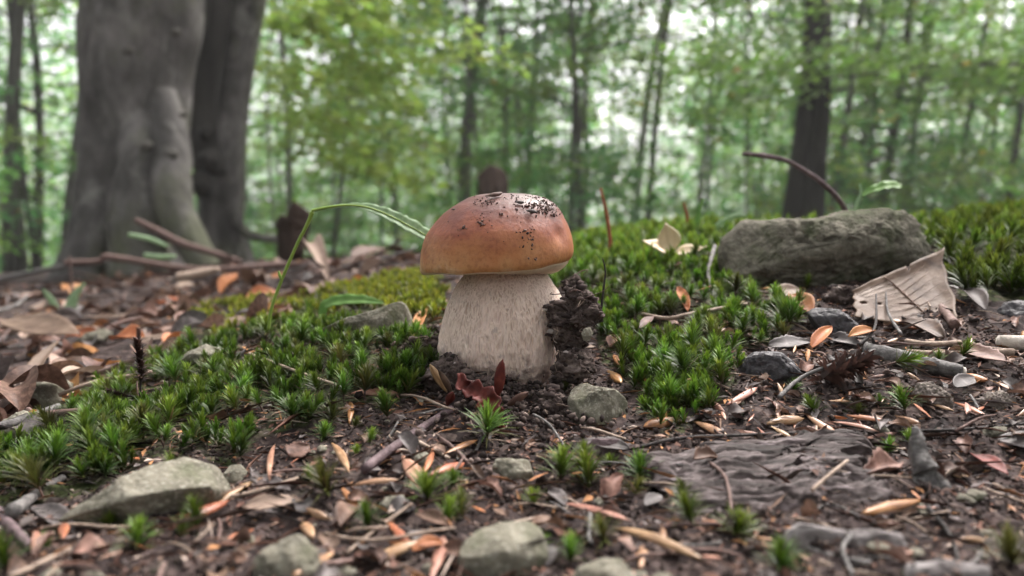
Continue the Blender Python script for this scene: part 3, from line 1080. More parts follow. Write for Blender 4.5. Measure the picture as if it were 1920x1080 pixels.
for k in range(115):
    px, py, d = r.uniform(455, 800), r.uniform(-120, 330), r.uniform(4.6, 7.5)
    if r.random() < max(0, (px - 600) / 330):
        continue
    c = P(px, py, d) - c2
    sp.append((tuple(c), r.uniform(-.9, .5), r.uniform(.35, .7), 42))
m_ = crown_mesh('crown', sp, r, tone=(.32, .42, .08), lsize=.085)
o = ob('crown', m_, (0, 0, 0), twin); o['kind'] = 'stuff'
o = ob('crown', crowns[3], (0, 0, 5.0), twin, (0, 0, 1.4), (1.4, 1.4, 1)); o['kind'] = 'stuff'

# dark double trunk on the right
BD3 = 6.0
c3, me3 = outline_trunk([(-3600, 1560, 1600), (-500, 1525, 1580), (0, 1508, 1560), (100, 1502, 1558), (160, 1499, 1556), (220, 1490, 1535), (300, 1480, 1524), (390, 1466, 1522), (470, 1455, 1528), (520, 1448, 1535)], BD3, MT['bark_wet'], 2.2, flutes=.03)
dbl = empty('beech_tree', c3)
tag(dbl, 'dark double trunk standing behind the grey rock', 'tree')
ob('trunk', me3, (0, 0, 0), dbl)
pts = [P(a, b, BD3 - .06) - c3 for a, b in ((1528, 520), (1526, 400), (1533, 300), (1541, 220), (1542, 140), (1536, 60), (1540, -300))]
tube('trunk', pts, [w / F * BD3 / 2 for w in (46, 40, 34, 30, 30, 28, 24)], MT['bark_wet'], 12, .04, 9, 5, dbl)
o = ob('crown', crowns[5], (0, 0, 3.0), dbl, (0, 0, .4), 1.0); o['kind'] = 'stuff'

# a beech standing off to the right whose low layered branches hang into the picture
bx = P(2230, 490, 5.2)
edge = empty('beech_tree', (bx.x, 5.2, gz(bx.x, 5.2)))
tag(edge, 'low layered dark green beech branches hanging in from the right', 'tree')
ob('trunk', trunk_mesh(9, .10, (.05, 0), 77, MT['bark_dark']), (0, 0, 0), edge)
loc = Vector(edge.location)
tube('branch', [P(a, b, d) - loc for a, b, d in ((2240, 190, 5.2), (2080, 140, 5.1), (1920, 122, 5.0), (1760, 122, 5.0), (1620, 140, 5.1), (1520, 150, 5.2))], [.03, .024, .018, .013, .009, .005], MT['bark_dark'], 8, .05, 3, 5, edge)
r = np.random.default_rng(44)
sp = []
for k in range(60):
    px = r.uniform(1340, 2150)
    py = 100 + r.normal(0, 26) + (px < 1450) * 20
    if r.random() < .42:
        py = r.uniform(-60, 210)
    sp.append((tuple(P(px, py, r.uniform(4.6, 5.9)) - loc), math.pi + r.normal(0, .5), r.uniform(.4, .75), 40))
o = ob('crown', crown_mesh('crown', sp, r, tone=(.16, .29, .06), lsize=.07), (0, 0, 0), edge); o['kind'] = 'stuff'

# broken stumps
def stump(poly, d, label, seed):
    o = rock('stump', poly, MT['rotten_wood'], .9, 5, .10, 3.0, seed, .35, .6, 3, d=d)
    return tag(o, label, 'stump')
stump([(519, 480), (520, 408), (530, 400), (540, 408), (548, 382), (556, 376), (566, 388), (580, 396), (577, 430), (570, 450), (566, 480), (540, 490)], 1.9, 'dark broken wooden stump with jagged top behind the seedling stem', 4)
stump([(893, 470), (896, 335), (905, 318), (920, 310), (935, 314), (948, 320), (955, 340), (952, 470)], 4.0, 'blurred grey-brown stump rising behind the top of the cap', 5)

# ------------------------------------------------------------------ the mushroom
MD = 0.42
S = MD / F
mroot_p = P(945, 705, MD)
mush = empty('mushroom', mroot_p)
tag(mush, 'plump mushroom with shiny brown cap on a thick cream stem', 'mushroom')
AX = 940.0
LP = [(0, 363.5), (20, 364), (37, 365.5), (50, 368), (62, 372), (78, 381), (94, 390), (108, 401), (121, 415), (133, 430), (141, 442), (146, 455), (149.5, 470), (151.5, 485), (152.5, 500), (152, 508), (149, 512)]
RP = [(0, 363.5), (25, 363), (46, 364), (66, 367), (85, 373), (99, 381), (108, 390), (115, 401), (124, 420), (129, 433), (132.5, 445), (135, 460), (135.5, 470), (134.5, 477), (132, 483), (129, 486), (127, 488)]
LQ = [(149, 511), (147, 513.5), (142, 514), (120, 513), (100, 511), (70, 509)]
RQ = [(127, 488), (124.5, 494), (117, 502), (105, 510), (92, 514), (70, 512)]
def resample(prof, n):
    p = np.array(prof, float)
    s_ = np.concatenate([[0], np.cumsum(np.hypot(*np.diff(p, axis=0).T))])
    q = np.linspace(0, s_[-1], n)
    return np.stack([np.interp(q, s_, p[:, 0]), np.interp(q, s_, p[:, 1])], 1)
def lathe2(lp, rp, n, nseg, bumpy, seed, close_top):
    L_, R_ = resample(lp, n), resample(rp, n)
    V, Fc = [], []
    for i in range(n):
        for k in range(nseg):
            a = 2 * math.pi * k / nseg
            w = ((1 + math.cos(a)) / 2) ** 2.6
            rr_ = L_[i, 0] * (1 - w) + R_[i, 0] * w
            yy_ = L_[i, 1] * (1 - w) + R_[i, 1] * w
            x, y = rr_ * math.cos(a) * S, rr_ * math.sin(a) * S * .97
            z = P(AX, yy_, MD).z - mroot_p.z
            nz = mnoise.fractal(Vector((x, y, z)) * 45 + Vector((seed, 0, 0)), .9, 2, 3)
            f = 1 + bumpy * nz + .010 * mnoise.noise(Vector((x * 28, y * 28, z * 28 + 5)))
            lowz = max(0.0, min(1.0, (yy_ - 440) / 60))
            V.append((x * f + (AX - 945) * S, y * f, z + bumpy * .01 * nz + lowz * (.00022 * math.sin(3 * a + 2.2) + .00022 * math.sin(7 * a + .5) + .00015 * math.sin(13 * a))))
    for i in range(n - 1):
        for k in range(nseg):
            Fc.append((i * nseg + k, (i + 1) * nseg + k, (i + 1) * nseg + (k + 1) % nseg, i * nseg + (k + 1) % nseg))
    return V, Fc

def cap_extra(nt, col, co, bs):
    N, L = nt.nodes.new, nt.links.new
    sep = N('ShaderNodeSeparateXYZ')
    L(co, sep.inputs[0])
    n = N('ShaderNodeTexNoise')
    n.inputs['Scale'].default_value = 70
    n.inputs['Detail'].default_value = 5
    L(co, n.inputs['Vector'])
    mr = N('ShaderNodeMapRange')          # the skin is darkest and reddest on the crown, honey coloured towards the margin
    mr.inputs[1].default_value = CAPZ0
    mr.inputs[2].default_value = CAPZ1
    L(sep.outputs[2], mr.inputs[0])
    ad = N('ShaderNodeMath')
    ad.operation = 'MULTIPLY_ADD'
    ad.inputs[1].default_value = .62
    L(n.outputs['Fac'], ad.inputs[0])
    L(mr.outputs[0], ad.inputs[2])
    sb = N('ShaderNodeMath')
    sb.operation = 'SUBTRACT'
    sb.inputs[1].default_value = .31
    L(ad.outputs[0], sb.inputs[0])
    cr = N('ShaderNodeValToRGB')
    el = cr.color_ramp.elements
    for p_, c_ in ((.0, (.52, .34, .20)), (.09, (.44, .215, .08)), (.27, (.38, .140, .042)), (.50, (.26, .066, .022)), (.76, (.135, .031, .017)), (1.0, (.078, .022, .017))):
        e = el.new(p_) if p_ not in (0.0, 1.0) else el[0 if p_ == 0 else -1]
        e.color = (*c_, 1)
    L(sb.outputs[0], cr.inputs[0])
    # fine darker dots and freckles
    v = N('ShaderNodeTexNoise')
    v.inputs['Scale'].default_value = 520
    v.inputs['Detail'].default_value = 3
    L(co, v.inputs['Vector'])
    r2 = N('ShaderNodeValToRGB')
    r2.color_ramp.elements[0].position = .33
    r2.color_ramp.elements[0].color = (.62, .55, .5, 1)
    r2.color_ramp.elements[1].position = .52
    r2.color_ramp.elements[1].color = (1, 1, 1, 1)
    L(v.outputs['Fac'], r2.inputs[0])
    mx = N('ShaderNodeMix')
    mx.data_type = 'RGBA'
    mx.blend_type = 'MULTIPLY'
    mx.inputs[0].default_value = .6
    L(cr.outputs[0], mx.inputs[6])
    L(r2.outputs[0], mx.inputs[7])
    # earth smeared over the right of the crown
    vs = N('ShaderNodeVectorMath')
    vs.operation = 'DISTANCE'
    q_ = P(1005, 382, MD - .012) - mroot_p
    vs.inputs[1].default_value = q_
    L(co, vs.inputs[0])
    mrd = N('ShaderNodeMapRange')
    mrd.inputs[1].default_value = .004
    mrd.inputs[2].default_value = .024
    mrd.inputs[3].default_value = .24
    mrd.inputs[4].default_value = -.10
    L(vs.outputs['Value'], mrd.inputs[0])
    ns = N('ShaderNodeTexNoise')
    ns.inputs['Scale'].default_value = 260
    ns.inputs['Detail'].default_value = 8
    ns.inputs['Roughness'].default_value = .7
    L(co, ns.inputs['Vector'])
    ad2 = N('ShaderNodeMath')
    L(ns.outputs['Fac'], ad2.inputs[0])
    L(mrd.outputs[0], ad2.inputs[1])
    rs_ = N('ShaderNodeValToRGB')
    rs_.color_ramp.elements[0].position = .56
    rs_.color_ramp.elements[1].position = .74
    L(ad2.outputs[0], rs_.inputs[0])
    mm_ = N('ShaderNodeMath')
    mm_.operation = 'MULTIPLY'
    mm_.inputs[1].default_value = .8
    L(rs_.outputs[0], mm_.inputs[0])
    mxs = N('ShaderNodeMix')
    mxs.data_type = 'RGBA'
    L(mm_.outputs[0], mxs.inputs[0])
    L(mx.outputs[2], mxs.inputs[6])
    mxs.inputs[7].default_value = (.105, .07, .062, 1)
    mx = mxs
    bs.inputs['Subsurface Weight'].default_value = .10
    bs.inputs['Subsurface Radius'].default_value = (.004, .002, .001)
    bs.inputs['Subsurface Scale'].default_value = 1.0
    # dull and greasy patches
    rg = N('ShaderNodeMapRange')
    rg.inputs[3].default_value = .38
    rg.inputs[4].default_value = .66
    L(n.outputs['Fac'], rg.inputs[0])
    L(rg.outputs[0], bs.inputs['Roughness'])
    return mx.outputs[2]
CAPZ0 = P(AX, 514, MD).z - mroot_p.z
CAPZ1 = P(AX, 366, MD).z - mroot_p.z
MT['cap'] = mat('cap_skin', [(.3, (1, 1, 1)), (.7, (1, 1, 1))], 60, bump=.5, bscale=330, bdist=.0006, rough=.36, spec=.5, objvar=0, extra=cap_extra)
V, Fc = lathe2(LP, RP, 60, 128, .012, 2, True)
V = np.array(V)
dent = P(1046, 442, MD - .022) - mroot_p           # a small slug bite on the right flank
for k in range(len(V)):
    q = (Vector(V[k]) - dent)
    q.x *= 1.0
    g = math.exp(-(q.length / .0042) ** 2)
    V[k] -= np.array([.45, -.65, .1]) * .0022 * g
cap = ob('cap', mesh('cap', V, Fc, MT['cap']), (0, 0, 0), mush)
MT['pores'] = mat('pores', [(.3, (.55, .44, .31)), (.7, (.74, .64, .49))], 300, bump=.6, bscale=1500, bdist=.0003, rough=.8, spec=.2, objvar=0)
V, Fc = lathe2(LQ, RQ, 24, 128, .012, 2, False)
ob('pore_layer', mesh('pore_layer', V, Fc, MT['pores']), (0, 0, 0), mush)

def stem_extra(nt, col, co, bs):
    """A raised net of ribs drawn out along the stem, tan in the meshes near the top, soil stains low down."""
    N, L = nt.nodes.new, nt.links.new
    mp = N('ShaderNodeMapping')
    mp.inputs['Scale'].default_value = (1, 1, .22)
    L(co, mp.inputs[0])
    nz = N('ShaderNodeTexNoise')
    nz.inputs['Scale'].default_value = 260
    nz.inputs['Detail'].default_value = 4
    L(mp.outputs[0], nz.inputs['Vector'])
    mxv = N('ShaderNodeMix')
    mxv.data_type = 'VECTOR'
    mxv.inputs[0].default_value = .0055
    L(mp.outputs[0], mxv.inputs[4])
    L(nz.outputs['Color'], mxv.inputs[5])
    v = N('ShaderNodeTexVoronoi')
    v.feature = 'DISTANCE_TO_EDGE'
    v.inputs['Scale'].default_value = 640
    L(mxv.outputs[1], v.inputs['Vector'])
    cr = N('ShaderNodeValToRGB')
    cr.color_ramp.elements[0].position = .02
    cr.color_ramp.elements[0].color = (.78, .64, .55, 1)
    cr.color_ramp.elements[1].position = .26
    cr.color_ramp.elements[1].color = (.46, .325, .25, 1)
    L(v.outputs['Distance'], cr.inputs[0])
    sep = N('ShaderNodeSeparateXYZ')
    L(co, sep.inputs[0])
    mr = N('ShaderNodeMapRange')
    mr.inputs[1].default_value = P(945, 660, MD).z - mroot_p.z
    mr.inputs[2].default_value = P(945, 530, MD).z - mroot_p.z
    L(sep.outputs[2], mr.inputs[0])
    mx = N('ShaderNodeMix')
    mx.data_type = 'RGBA'
    ml = N('ShaderNodeMath')
    ml.operation = 'MULTIPLY_ADD'
    ml.inputs[1].default_value = .52
    ml.inputs[2].default_value = .45
    L(mr.outputs[0], ml.inputs[0])
    nu_ = N('ShaderNodeTexNoise')
    nu_.inputs['Scale'].default_value = 75
    nu_.inputs['Detail'].default_value = 3
    L(co, nu_.inputs['Vector'])
    mu_ = N('ShaderNodeMapRange')
    mu_.inputs[1].default_value = .35
    mu_.inputs[2].default_value = .65
    mu_.inputs[3].default_value = .35
    mu_.inputs[4].default_value = 1.25
    L(nu_.outputs['Fac'], mu_.inputs[0])
    mq_ = N('ShaderNodeMath')
    mq_.operation = 'MULTIPLY'
    mq_.use_clamp = True
    L(ml.outputs[0], mq_.inputs[0])
    L(mu_.outputs[0], mq_.inputs[1])
    L(mq_.outputs[0], mx.inputs[0])
    L(col, mx.inputs[6])
    L(cr.outputs[0], mx.inputs[7])
    # dirt
    n2 = N('ShaderNodeTexNoise')
    n2.inputs['Scale'].default_value = 140
    n2.inputs['Detail'].default_value = 7
    L(co, n2.inputs['Vector'])
    md = N('ShaderNodeMapRange')
    md.inputs[1].default_value = P(945, 720, MD).z - mroot_p.z
    md.inputs[2].default_value = P(945, 640, MD).z - mroot_p.z
    md.inputs[3].default_value = .20
    md.inputs[4].default_value = -.07
    L(sep.outputs[2], md.inputs[0])
    ad = N('ShaderNodeMath')
    L(n2.outputs['Fac'], ad.inputs[0])
    L(md.outputs[0], ad.inputs[1])
    r2 = N('ShaderNodeValToRGB')
    r2.color_ramp.elements[0].position = .56
    r2.color_ramp.elements[1].position = .70
    L(ad.outputs[0], r2.inputs[0])
    mx2 = N('ShaderNodeMix')
    mx2.data_type = 'RGBA'
    ma = N('ShaderNodeMath')
    ma.operation = 'MULTIPLY'
    ma.inputs[1].default_value = .75
    L(r2.outputs[0], ma.inputs[0])
    L(ma.outputs[0], mx2.inputs[0])
    L(mx.outputs[2], mx2.inputs[6])
    mx2.inputs[7].default_value = (.17, .115, .105, 1)
    bp = N('ShaderNodeBump')
    bp.inputs['Strength'].default_value = 1.0
    bp.inputs['Distance'].default_value = .0012
    bp.invert = True
    L(v.outputs['Distance'], bp.inputs['Height'])
    L(bp.outputs[0], bs.inputs['Normal'])
    bs.inputs['Subsurface Weight'].default_value = .2
    bs.inputs['Subsurface Radius'].default_value = (.004, .003, .002)
    bs.inputs['Subsurface Scale'].default_value = 1.0
    return mx2.outputs[2]
MT['stem'] = mat('stem_flesh', [(.3, (.68, .50, .42)), (.7, (.88, .72, .63))], 130, detail=8, bump=0, rough=.7, spec=.25, objvar=0, extra=stem_extra)
ST = [(508, 874, 1022), (518, 866, 1029), (530, 858, 1038), (545, 850, 1048), (560, 844, 1056), (580, 838, 1062), (600, 833, 1064), (625, 828, 1064), (650, 824, 1061), (675, 826, 1056), (695, 842, 1050), (712, 876, 1044), (728, 915, 1036), (742, 950, 1022), (750, 975, 1005)]
V, Fc = [], []
n, nseg = 90, 180
A = np.array(ST, float)
for i in range(n):
    y = 508 + (744 - 508) * i / (n - 1)
    l, rg = np.interp(y, A[:, 0], A[:, 1]), np.interp(y, A[:, 0], A[:, 2])
    cx, w = (l + rg) / 2, (rg - l) / 2
    for k in range(nseg):
        a = 2 * math.pi * k / nseg
        x, yy_, z = (cx - 945) * S + w * S * math.cos(a), w * S * .95 * math.sin(a), P(945, y, MD).z - mroot_p.z
        nz = mnoise.fractal(Vector((x * 60, yy_ * 60, z * 35)), .9, 2, 4)
        f = 1 + .03 * nz + .05 * mnoise.noise(Vector((x * 26 + 3, yy_ * 26, z * 22))) + .020 * mnoise.fractal(Vector((x * 420, yy_ * 420, z * 110)), .8, 2, 3)
        V.append(((cx - 945) * S + w * S * math.cos(a) * f, yy_ * f - max(0, y - 690) / F * MD * .15, z))
for i in range(n - 1):
    for k in range(nseg):
        Fc.append((i * nseg + k, (i + 1) * nseg + k, (i + 1) * nseg + (k + 1) % nseg, i * nseg + (k + 1) % nseg))
Fc.append(tuple((n - 1) * nseg + k for k in range(nseg)))
ob('stem', mesh('stem', V, Fc, MT['stem']), (0, 0, 0), mush)

# soil grains stuck to the wet cap
def cap_point(px, py):
    """Point of the cap's front surface on the line of sight, with normal."""
    from mathutils.bvhtree import BVHTree
    global _bvh
    if '_bvh' not in globals():
        me = cap.data
        _bvh = BVHTree.FromPolygons([v.co + mroot_p for v in me.vertices], [p.vertices[:] for p in me.polygons])
    o_ = Vector((0, 0, ZC))
    h = _bvh.ray_cast(o_, (P(px, py, 1.0) - o_).normalized())
    return (h[0], h[1]) if h[0] is not None else (None, None)

def lump_arrays(s, seed):
    V, Fc = ico(1)
    r_ = np.random.default_rng(seed)
    V = V * (1 + r_.uniform(-.35, .35, (len(V), 1))) * np.array([1, r_.uniform(.5, 1), r_.uniform(.35, .8)]) * s
    return V, Fc
def scatter_lumps(name, pts, m, label, cat):
    """pts: (position, size, tone). All grains as one mass."""
    Vs, Fs, Cs = [], [], []
    k = 0
    for i, (p, s, c) in enumerate(pts):
        V, Fc = lump_arrays(s, i)
        rot = np.array(Matrix.Rotation(i * 2.399, 3, Vector((math.sin(i), math.cos(i * 1.3), .6)).normalized()))
        Vs.append(V @ rot.T + np.array(p))
        Fs.append(Fc + k)
        k += len(V)
        Cs.append(np.tile(np.array(c), (len(V), 1)))
    o = ob(name, mesh(name, np.concatenate(Vs), np.concatenate(Fs).astype(np.int32), m, col=np.concatenate(Cs), smooth=False))
    return tag(o, label, cat, kind='stuff')
r = np.random.default_rng(12)
pts = []
def cap_cluster(cx, cy, sx, sy, n, smin, smax, pale=.2):
    for _ in range(n):
        p, nn = cap_point(r.normal(cx, sx), r.normal(cy, sy))
        if p is None:
            continue
        s = smin * S * .8 + (smax * 1.2 - smin) * S * r.random() ** 2.6
        t = r.random()
        c = (.24, .17, .15) if t < pale * .5 else ((.06, .041, .036) if t < .5 else (.15, .10, .086))
        pts.append((p + nn * s * .25, s, c))
cap_cluster(1018, 384, 20, 8, 360, .6, 2.6, .45)
cap_cluster(1030, 392, 14, 8, 120, .6, 2.4, .35)
cap_cluster(960, 371, 26, 4, 80, .7, 2.0, .4)
cap_cluster(905, 380, 14, 5, 45, .8, 2.6, .5)
cap_cluster(1000, 392, 28, 10, 40, 1.0, 3.4, .25)
cap_cluster(905, 413, 6, 5, 16, 1.2, 3.6)
cap_cluster(989, 447, 8, 14, 34, 1.2, 3.2)
cap_cluster(945, 400, 40, 18, 28, .8, 2.4, .3)
cap_cluster(930, 430, 60, 35, 26, .5, 1.6, .4)
for q in [(941, 402), (862, 430), (872, 427), (905, 415), (983, 432), (998, 450), (1004, 487), (990, 486), (968, 393)]:
    cap_cluster(q[0], q[1], 2, 1.5, 4, 1.5, 3.4, .25)
scatter_lumps('soil_crumbs', pts, MT['crumb'], 'dark soil grains stuck to the crown of the cap', 'soil')
p, nn = cap_point(928, 372)
V, Fc = scale_arrays(34 * S, 11 * S, 2, bend=.08)
o = ob('bark_flake', mesh('bark_flake', V, Fc, MT['leaf_brown']), mw=Matrix.Translation(p + nn * .0012 - Vector((17 * S, 0, 0))) @ frame((1, .2, .18), nn))
tag(solid(o, .0003), 'brown bark flake lying on top of the mushroom cap', 'bark flake')
for i, (a, b, w, lb) in enumerate([(842, 391, 12, 'black speck of bark on the upper left edge of the cap'), (980, 393, 20, 'largest dark crumb on the upper right of the cap'), (960, 377, 16, 'dark crumb just behind the bark flake on the cap')]):
    p, nn = cap_point(a + 6, b + 4)
    if p is None:
        continue
    V, Fc = scale_arrays(w * S, w * .45 * S, i)
    o = ob('crumb', mesh('crumb', V, Fc, MT['leaf_dark']), mw=Matrix.Translation(p + nn * .0008) @ frame((1, 0, -.1), nn))
    tag(solid(o, .0004), lb, 'crumb')

# ------------------------------------------------------------------ stones and clods
STONES = [
    ([(1353, 470), (1362, 440), (1385, 418), (1402, 405), (1440, 408), (1500, 407), (1545, 402), (1600, 392), (1660, 386), (1700, 388), (1722, 402), (1740, 440), (1741, 480), (1700, 492), (1640, 510), (1590, 528), (1540, 540), (1430, 536), (1375, 520), (1356, 500)],
     'stone_dark', dict(thick=.62, sub=6, rough=.05, seed=11, q=.28, q2=.45, facets=5, d=.57, sink=.002, pits=.11), 'long dark grey rock lying on the moss at right'),
    ([(140, 962), (175, 935), (215, 912), (270, 868), (330, 844), (385, 862), (420, 908), (412, 930), (345, 975), (320, 1000), (235, 1010), (165, 995)],
     'stone_grey', dict(thick=.9, sub=6, rough=.03, seed=21, q=.5, q2=.7, facets=6, pits=.03), 'large pale angular stone at lower left below the moss mound'),
    ([(416, 885), (428, 864), (450, 862), (462, 876), (456, 902), (430, 912)], 'stone_grey', dict(seed=3), 'small round grey stone touching the right end of the large pale stone'),
    ([(1064, 745), (1075, 715), (1090, 706), (1118, 718), (1150, 722), (1176, 745), (1180, 765), (1168, 800), (1125, 812), (1085, 800), (1066, 775)],
     'stone_grey', dict(thick=.8, sub=5, rough=.06, seed=31, q=.5, facets=8, pits=.05, d=.36), 'olive grey stone at the right foot of the mushroom'),
    ([(919, 872), (930, 853), (960, 850), (992, 856), (1000, 880), (995, 905), (955, 912), (925, 900)], 'stone_grey', dict(seed=41, rough=.09, pits=.06), 'small rough sandy stone below the red curled leaf'),
    ([(858, 1050), (862, 1015), (890, 985), (940, 968), (985, 964), (1015, 980), (1028, 1010), (1030, 1060), (1020, 1110), (880, 1115), (860, 1090)],
     'stone_grey', dict(thick=.8, sub=5, rough=.03, seed=51, q=.48, facets=6), 'smooth grey stone cut by the bottom edge, in the middle'),
    ([(1068, 1075), (1085, 1052), (1130, 1034), (1170, 1040), (1192, 1065), (1185, 1110), (1080, 1110)], 'stone_grey', dict(thick=.8, seed=61, facets=5), 'grey stone barely rising over the bottom edge right of the larger one'),
    ([(466, 1060), (480, 1030), (520, 1000), (555, 995), (590, 1020), (600, 1060), (590, 1110), (480, 1110)], 'stone_grey', dict(thick=.8, seed=71, rough=.12, pits=.1), 'rough earthy stone at the bottom edge, left of the middle'),
    ([(598, 628), (604, 618), (640, 600), (700, 582), (750, 564), (762, 572), (774, 604), (768, 622), (720, 640), (640, 650), (602, 642)],
     'stone_grey', dict(thick=.7, sub=5, rough=.03, seed=81, q=.42, facets=5, d=.50, sink=0), 'wedge shaped flat stone lying left of the mushroom stem'),
    ([(-12, 800), (0, 780), (35, 763), (65, 775), (86, 800), (70, 826), (20, 835)], 'stone_grey', dict(seed=91), 'grey stone at the left edge above the grey stick'),
    ([(18, 742), (60, 712), (110, 705), (140, 725), (130, 760), (80, 782), (30, 770)], 'stone_grey', dict(seed=95, thick=.9), 'flat stone with a pale patch behind the edge stone at left'),
    ([(328, 690), (350, 655), (385, 640), (420, 650), (428, 680), (400, 700), (345, 705)], 'stone_grey', dict(seed=99, rough=.08), 'pale stone half hidden behind the moss mound'),
    ([(135, 645), (160, 622), (195, 612), (208, 622), (190, 645), (150, 655)], 'stone_grey', dict(seed=103), 'greenish flat stone in the leaf litter on the left'),
    ([(355, 600), (380, 582), (420, 580), (438, 592), (420, 606), (370, 608)], 'stone_dark', dict(seed=107), 'low dark stone between the moss patches on the left'),
    ([(1022, 690), (1035, 660), (1058, 650), (1072, 668), (1066, 700), (1040, 715)], 'stone_grey', dict(seed=111, d=.425, rough=.08), 'beige stone chip wedged against the lower right of the stem'),
    ([(132, 1078), (150, 1062), (185, 1060), (205, 1075), (200, 1100), (140, 1100)], 'stone_grey', dict(seed=117), 'right one of two pale pebbles at the lower left corner'),
    ([(72, 1072), (90, 1052), (115, 1055), (124, 1075), (110, 1096), (80, 1096)], 'stone_grey', dict(seed=119), 'left one of two pale pebbles at the lower left corner'),
    ([(705, 945), (722, 922), (755, 918), (770, 940), (760, 970), (720, 975)], 'stone_grey', dict(seed=121, rough=.1), 'earthy grey stone chip in the middle of the foreground litter'),
    ([(755, 862), (770, 840), (800, 838), (815, 855), (800, 878), (765, 880)], 'stone_grey', dict(seed=127, rough=.1), 'grey stone chip beside the thick purple twig'),
    ([(1828, 815), (1850, 795), (1890, 790), (1915, 806), (1900, 825), (1850, 830)], 'stone_dark', dict(seed=131), 'flat dark stone by the right edge below the crumpled husk'),
]
for poly, m, kw, lb in STONES:
    tag(rock('stone', poly, MT[m], **kw), lb, 'stone')
CLODS = [
    ([(1030, 610), (1036, 572), (1056, 548), (1062, 520), (1080, 502), (1092, 510), (1098, 534), (1112, 550), (1124, 580), (1112, 606), (1106, 640), (1070, 660), (1040, 648)], dict(thick=.7, sub=6, rough=.30, nscale=2.6, seed=7, q=.7, facets=2, d=.395, pits=.25), 'dark crumbly soil clod leaning against the right side of the stem'),
    ([(798, 690), (812, 662), (845, 660), (872, 676), (892, 700), (890, 730), (850, 740), (810, 730)], dict(thick=.7, sub=5, rough=.25, nscale=2.8, seed=8, q=.7, facets=2, d=.385, pits=.2), 'soil clod piled against the lower left of the stem'),
    ([(870, 722), (885, 696), (915, 700), (938, 722), (945, 748), (920, 765), (884, 755)], dict(thick=.6, sub=5, rough=.25, nscale=2.8, seed=9, q=.7, facets=2, d=.372, pits=.2), 'soil clod in front of the stem behind the red leaf'),
    ([(1010, 745), (1030, 722), (1060, 735), (1068, 765), (1040, 785), (1010, 775)], dict(thick=.6, sub=5, rough=.25, nscale=2.8, seed=10, q=.7, facets=2, d=.365, pits=.2), 'soil clod between the stem foot and the olive grey stone'),
    ([(770, 660), (778, 630), (800, 622), (826, 640), (830, 668), (800, 685)], dict(thick=.6, sub=5, rough=.25, nscale=2.8, seed=12, q=.7, facets=2, d=.43, pits=.2), 'soil clod between the wedge stone and the stem'),
    ([(1034, 705), (1044, 660), (1075, 640), (1108, 650), (1114, 688), (1085, 714)], dict(thick=.7, sub=5, rough=.25, nscale=2.8, seed=15, q=.7, facets=2, d=.392, pits=.2), 'soil slumped under the clod at the lower right of the stem'),
    ([(1540, 555), (1560, 535), (1600, 533), (1625, 548), (1610, 575), (1560, 580)], dict(thick=.7, sub=5, rough=.25, nscale=2.8, seed=13, q=.7, facets=2, pits=.2), 'dark soil clod under the long grey rock'),
]
rcl = np.random.default_rng(77)
for poly, kw, lb in CLODS:
    kw['rough'] = .30
    kw['nscale'] = 1.7
    o = tag(rock('soil_clod', poly, MT['clod'], **kw), lb, 'soil clod')
    co_ = np.array([v.co[:] for v in o.data.vertices])
    Vs, Fs, Cs, k_ = [], [], [], 0
    nl_ = 230 if kw['sub'] == 6 else 130
    for i in rcl.choice(len(co_), nl_, replace=False):
        s_ = .0004 + .0030 * rcl.random() ** 3.5
        V, Fc = lump_arrays(s_, int(i))
        t_ = [(.03, .022, .02), (.06, .044, .04), (.11, .082, .073), (.20, .155, .14), (.34, .29, .27)][rcl.choice(5, p=[.34, .30, .2, .11, .05])]
        Vs.append(V + co_[i] * 1.0); Fs.append(Fc + k_); k_ += len(V)
        Cs.append(np.tile(np.array(t_) * rcl.uniform(.8, 1.2), (len(V), 1)))
    c_ = ob('soil_grains', mesh('soil_grains', np.concatenate(Vs), np.concatenate(Fs).astype(np.int32), MT['crumb'], col=np.concatenate(Cs), smooth=False), (0, 0, 0), o)
    c_['kind'] = 'stuff'
    for q in range(14 if kw['sub'] == 6 else 4):           # rootlets hanging out of the clod
        a_ = Vector(co_[rcl.integers(len(co_))])
        pts_ = [a_]
        for w_ in range(3):
            pts_.append(pts_[-1] + Vector((rcl.normal(0, .003), rcl.normal(-.0015, .002), rcl.normal(-.0005, .003))))
        tube('rootlet', pts_, [.0003, .00025, .0002, .0001], MT['twig_pale' if q % 2 else 'twig_brown'], 5, 0, q, 4, o)
V, Fc = ico(2)
p = P(1096, 622, .368)
tag(rock('stone', [(1090, 618), (1096, 608), (1108, 606), (1112, 618), (1106, 632), (1094, 632)], MT['stone_grey'], d=.366, seed=17), 'tiny pale lilac stone stuck on the soil clod by the stem', 'stone')

# ------------------------------------------------------------------ hand placed husks, twigs and leaves
def lift(p, h):
    return Vector(p) + Vector((0, 0, h))

def bud(x1, y1, x2, y2, w, m, label, up=.0012, name='bud_scale', cat='bud scale', roll=0.0, h1=0, h2=0, depth=.55, bend=.10, seed=None):
    a, b = lift(G(x1, y1), up + h1), lift(G(x2, y2), up + h2)
    L = (b - a).length
    W = w * .85 / F * (a.y + b.y) / 2
    seed = seed if seed is not None else int(x1 * 7 + y1)
    V, Fc = scale_arrays(L, W, seed, depth=depth, bend=bend)
    n = gnormal(a.x, a.y) + Vector((0, -.5, 0))
    mw = Matrix.Translation(a) @ frame(b - a, n) @ Matrix.Rotation(roll, 4, 'X')
    o = ob(name, mesh(name, V, Fc, MT[m]), mw=mw)
    solid(o, W * .07)
    return tag(o, label, cat)

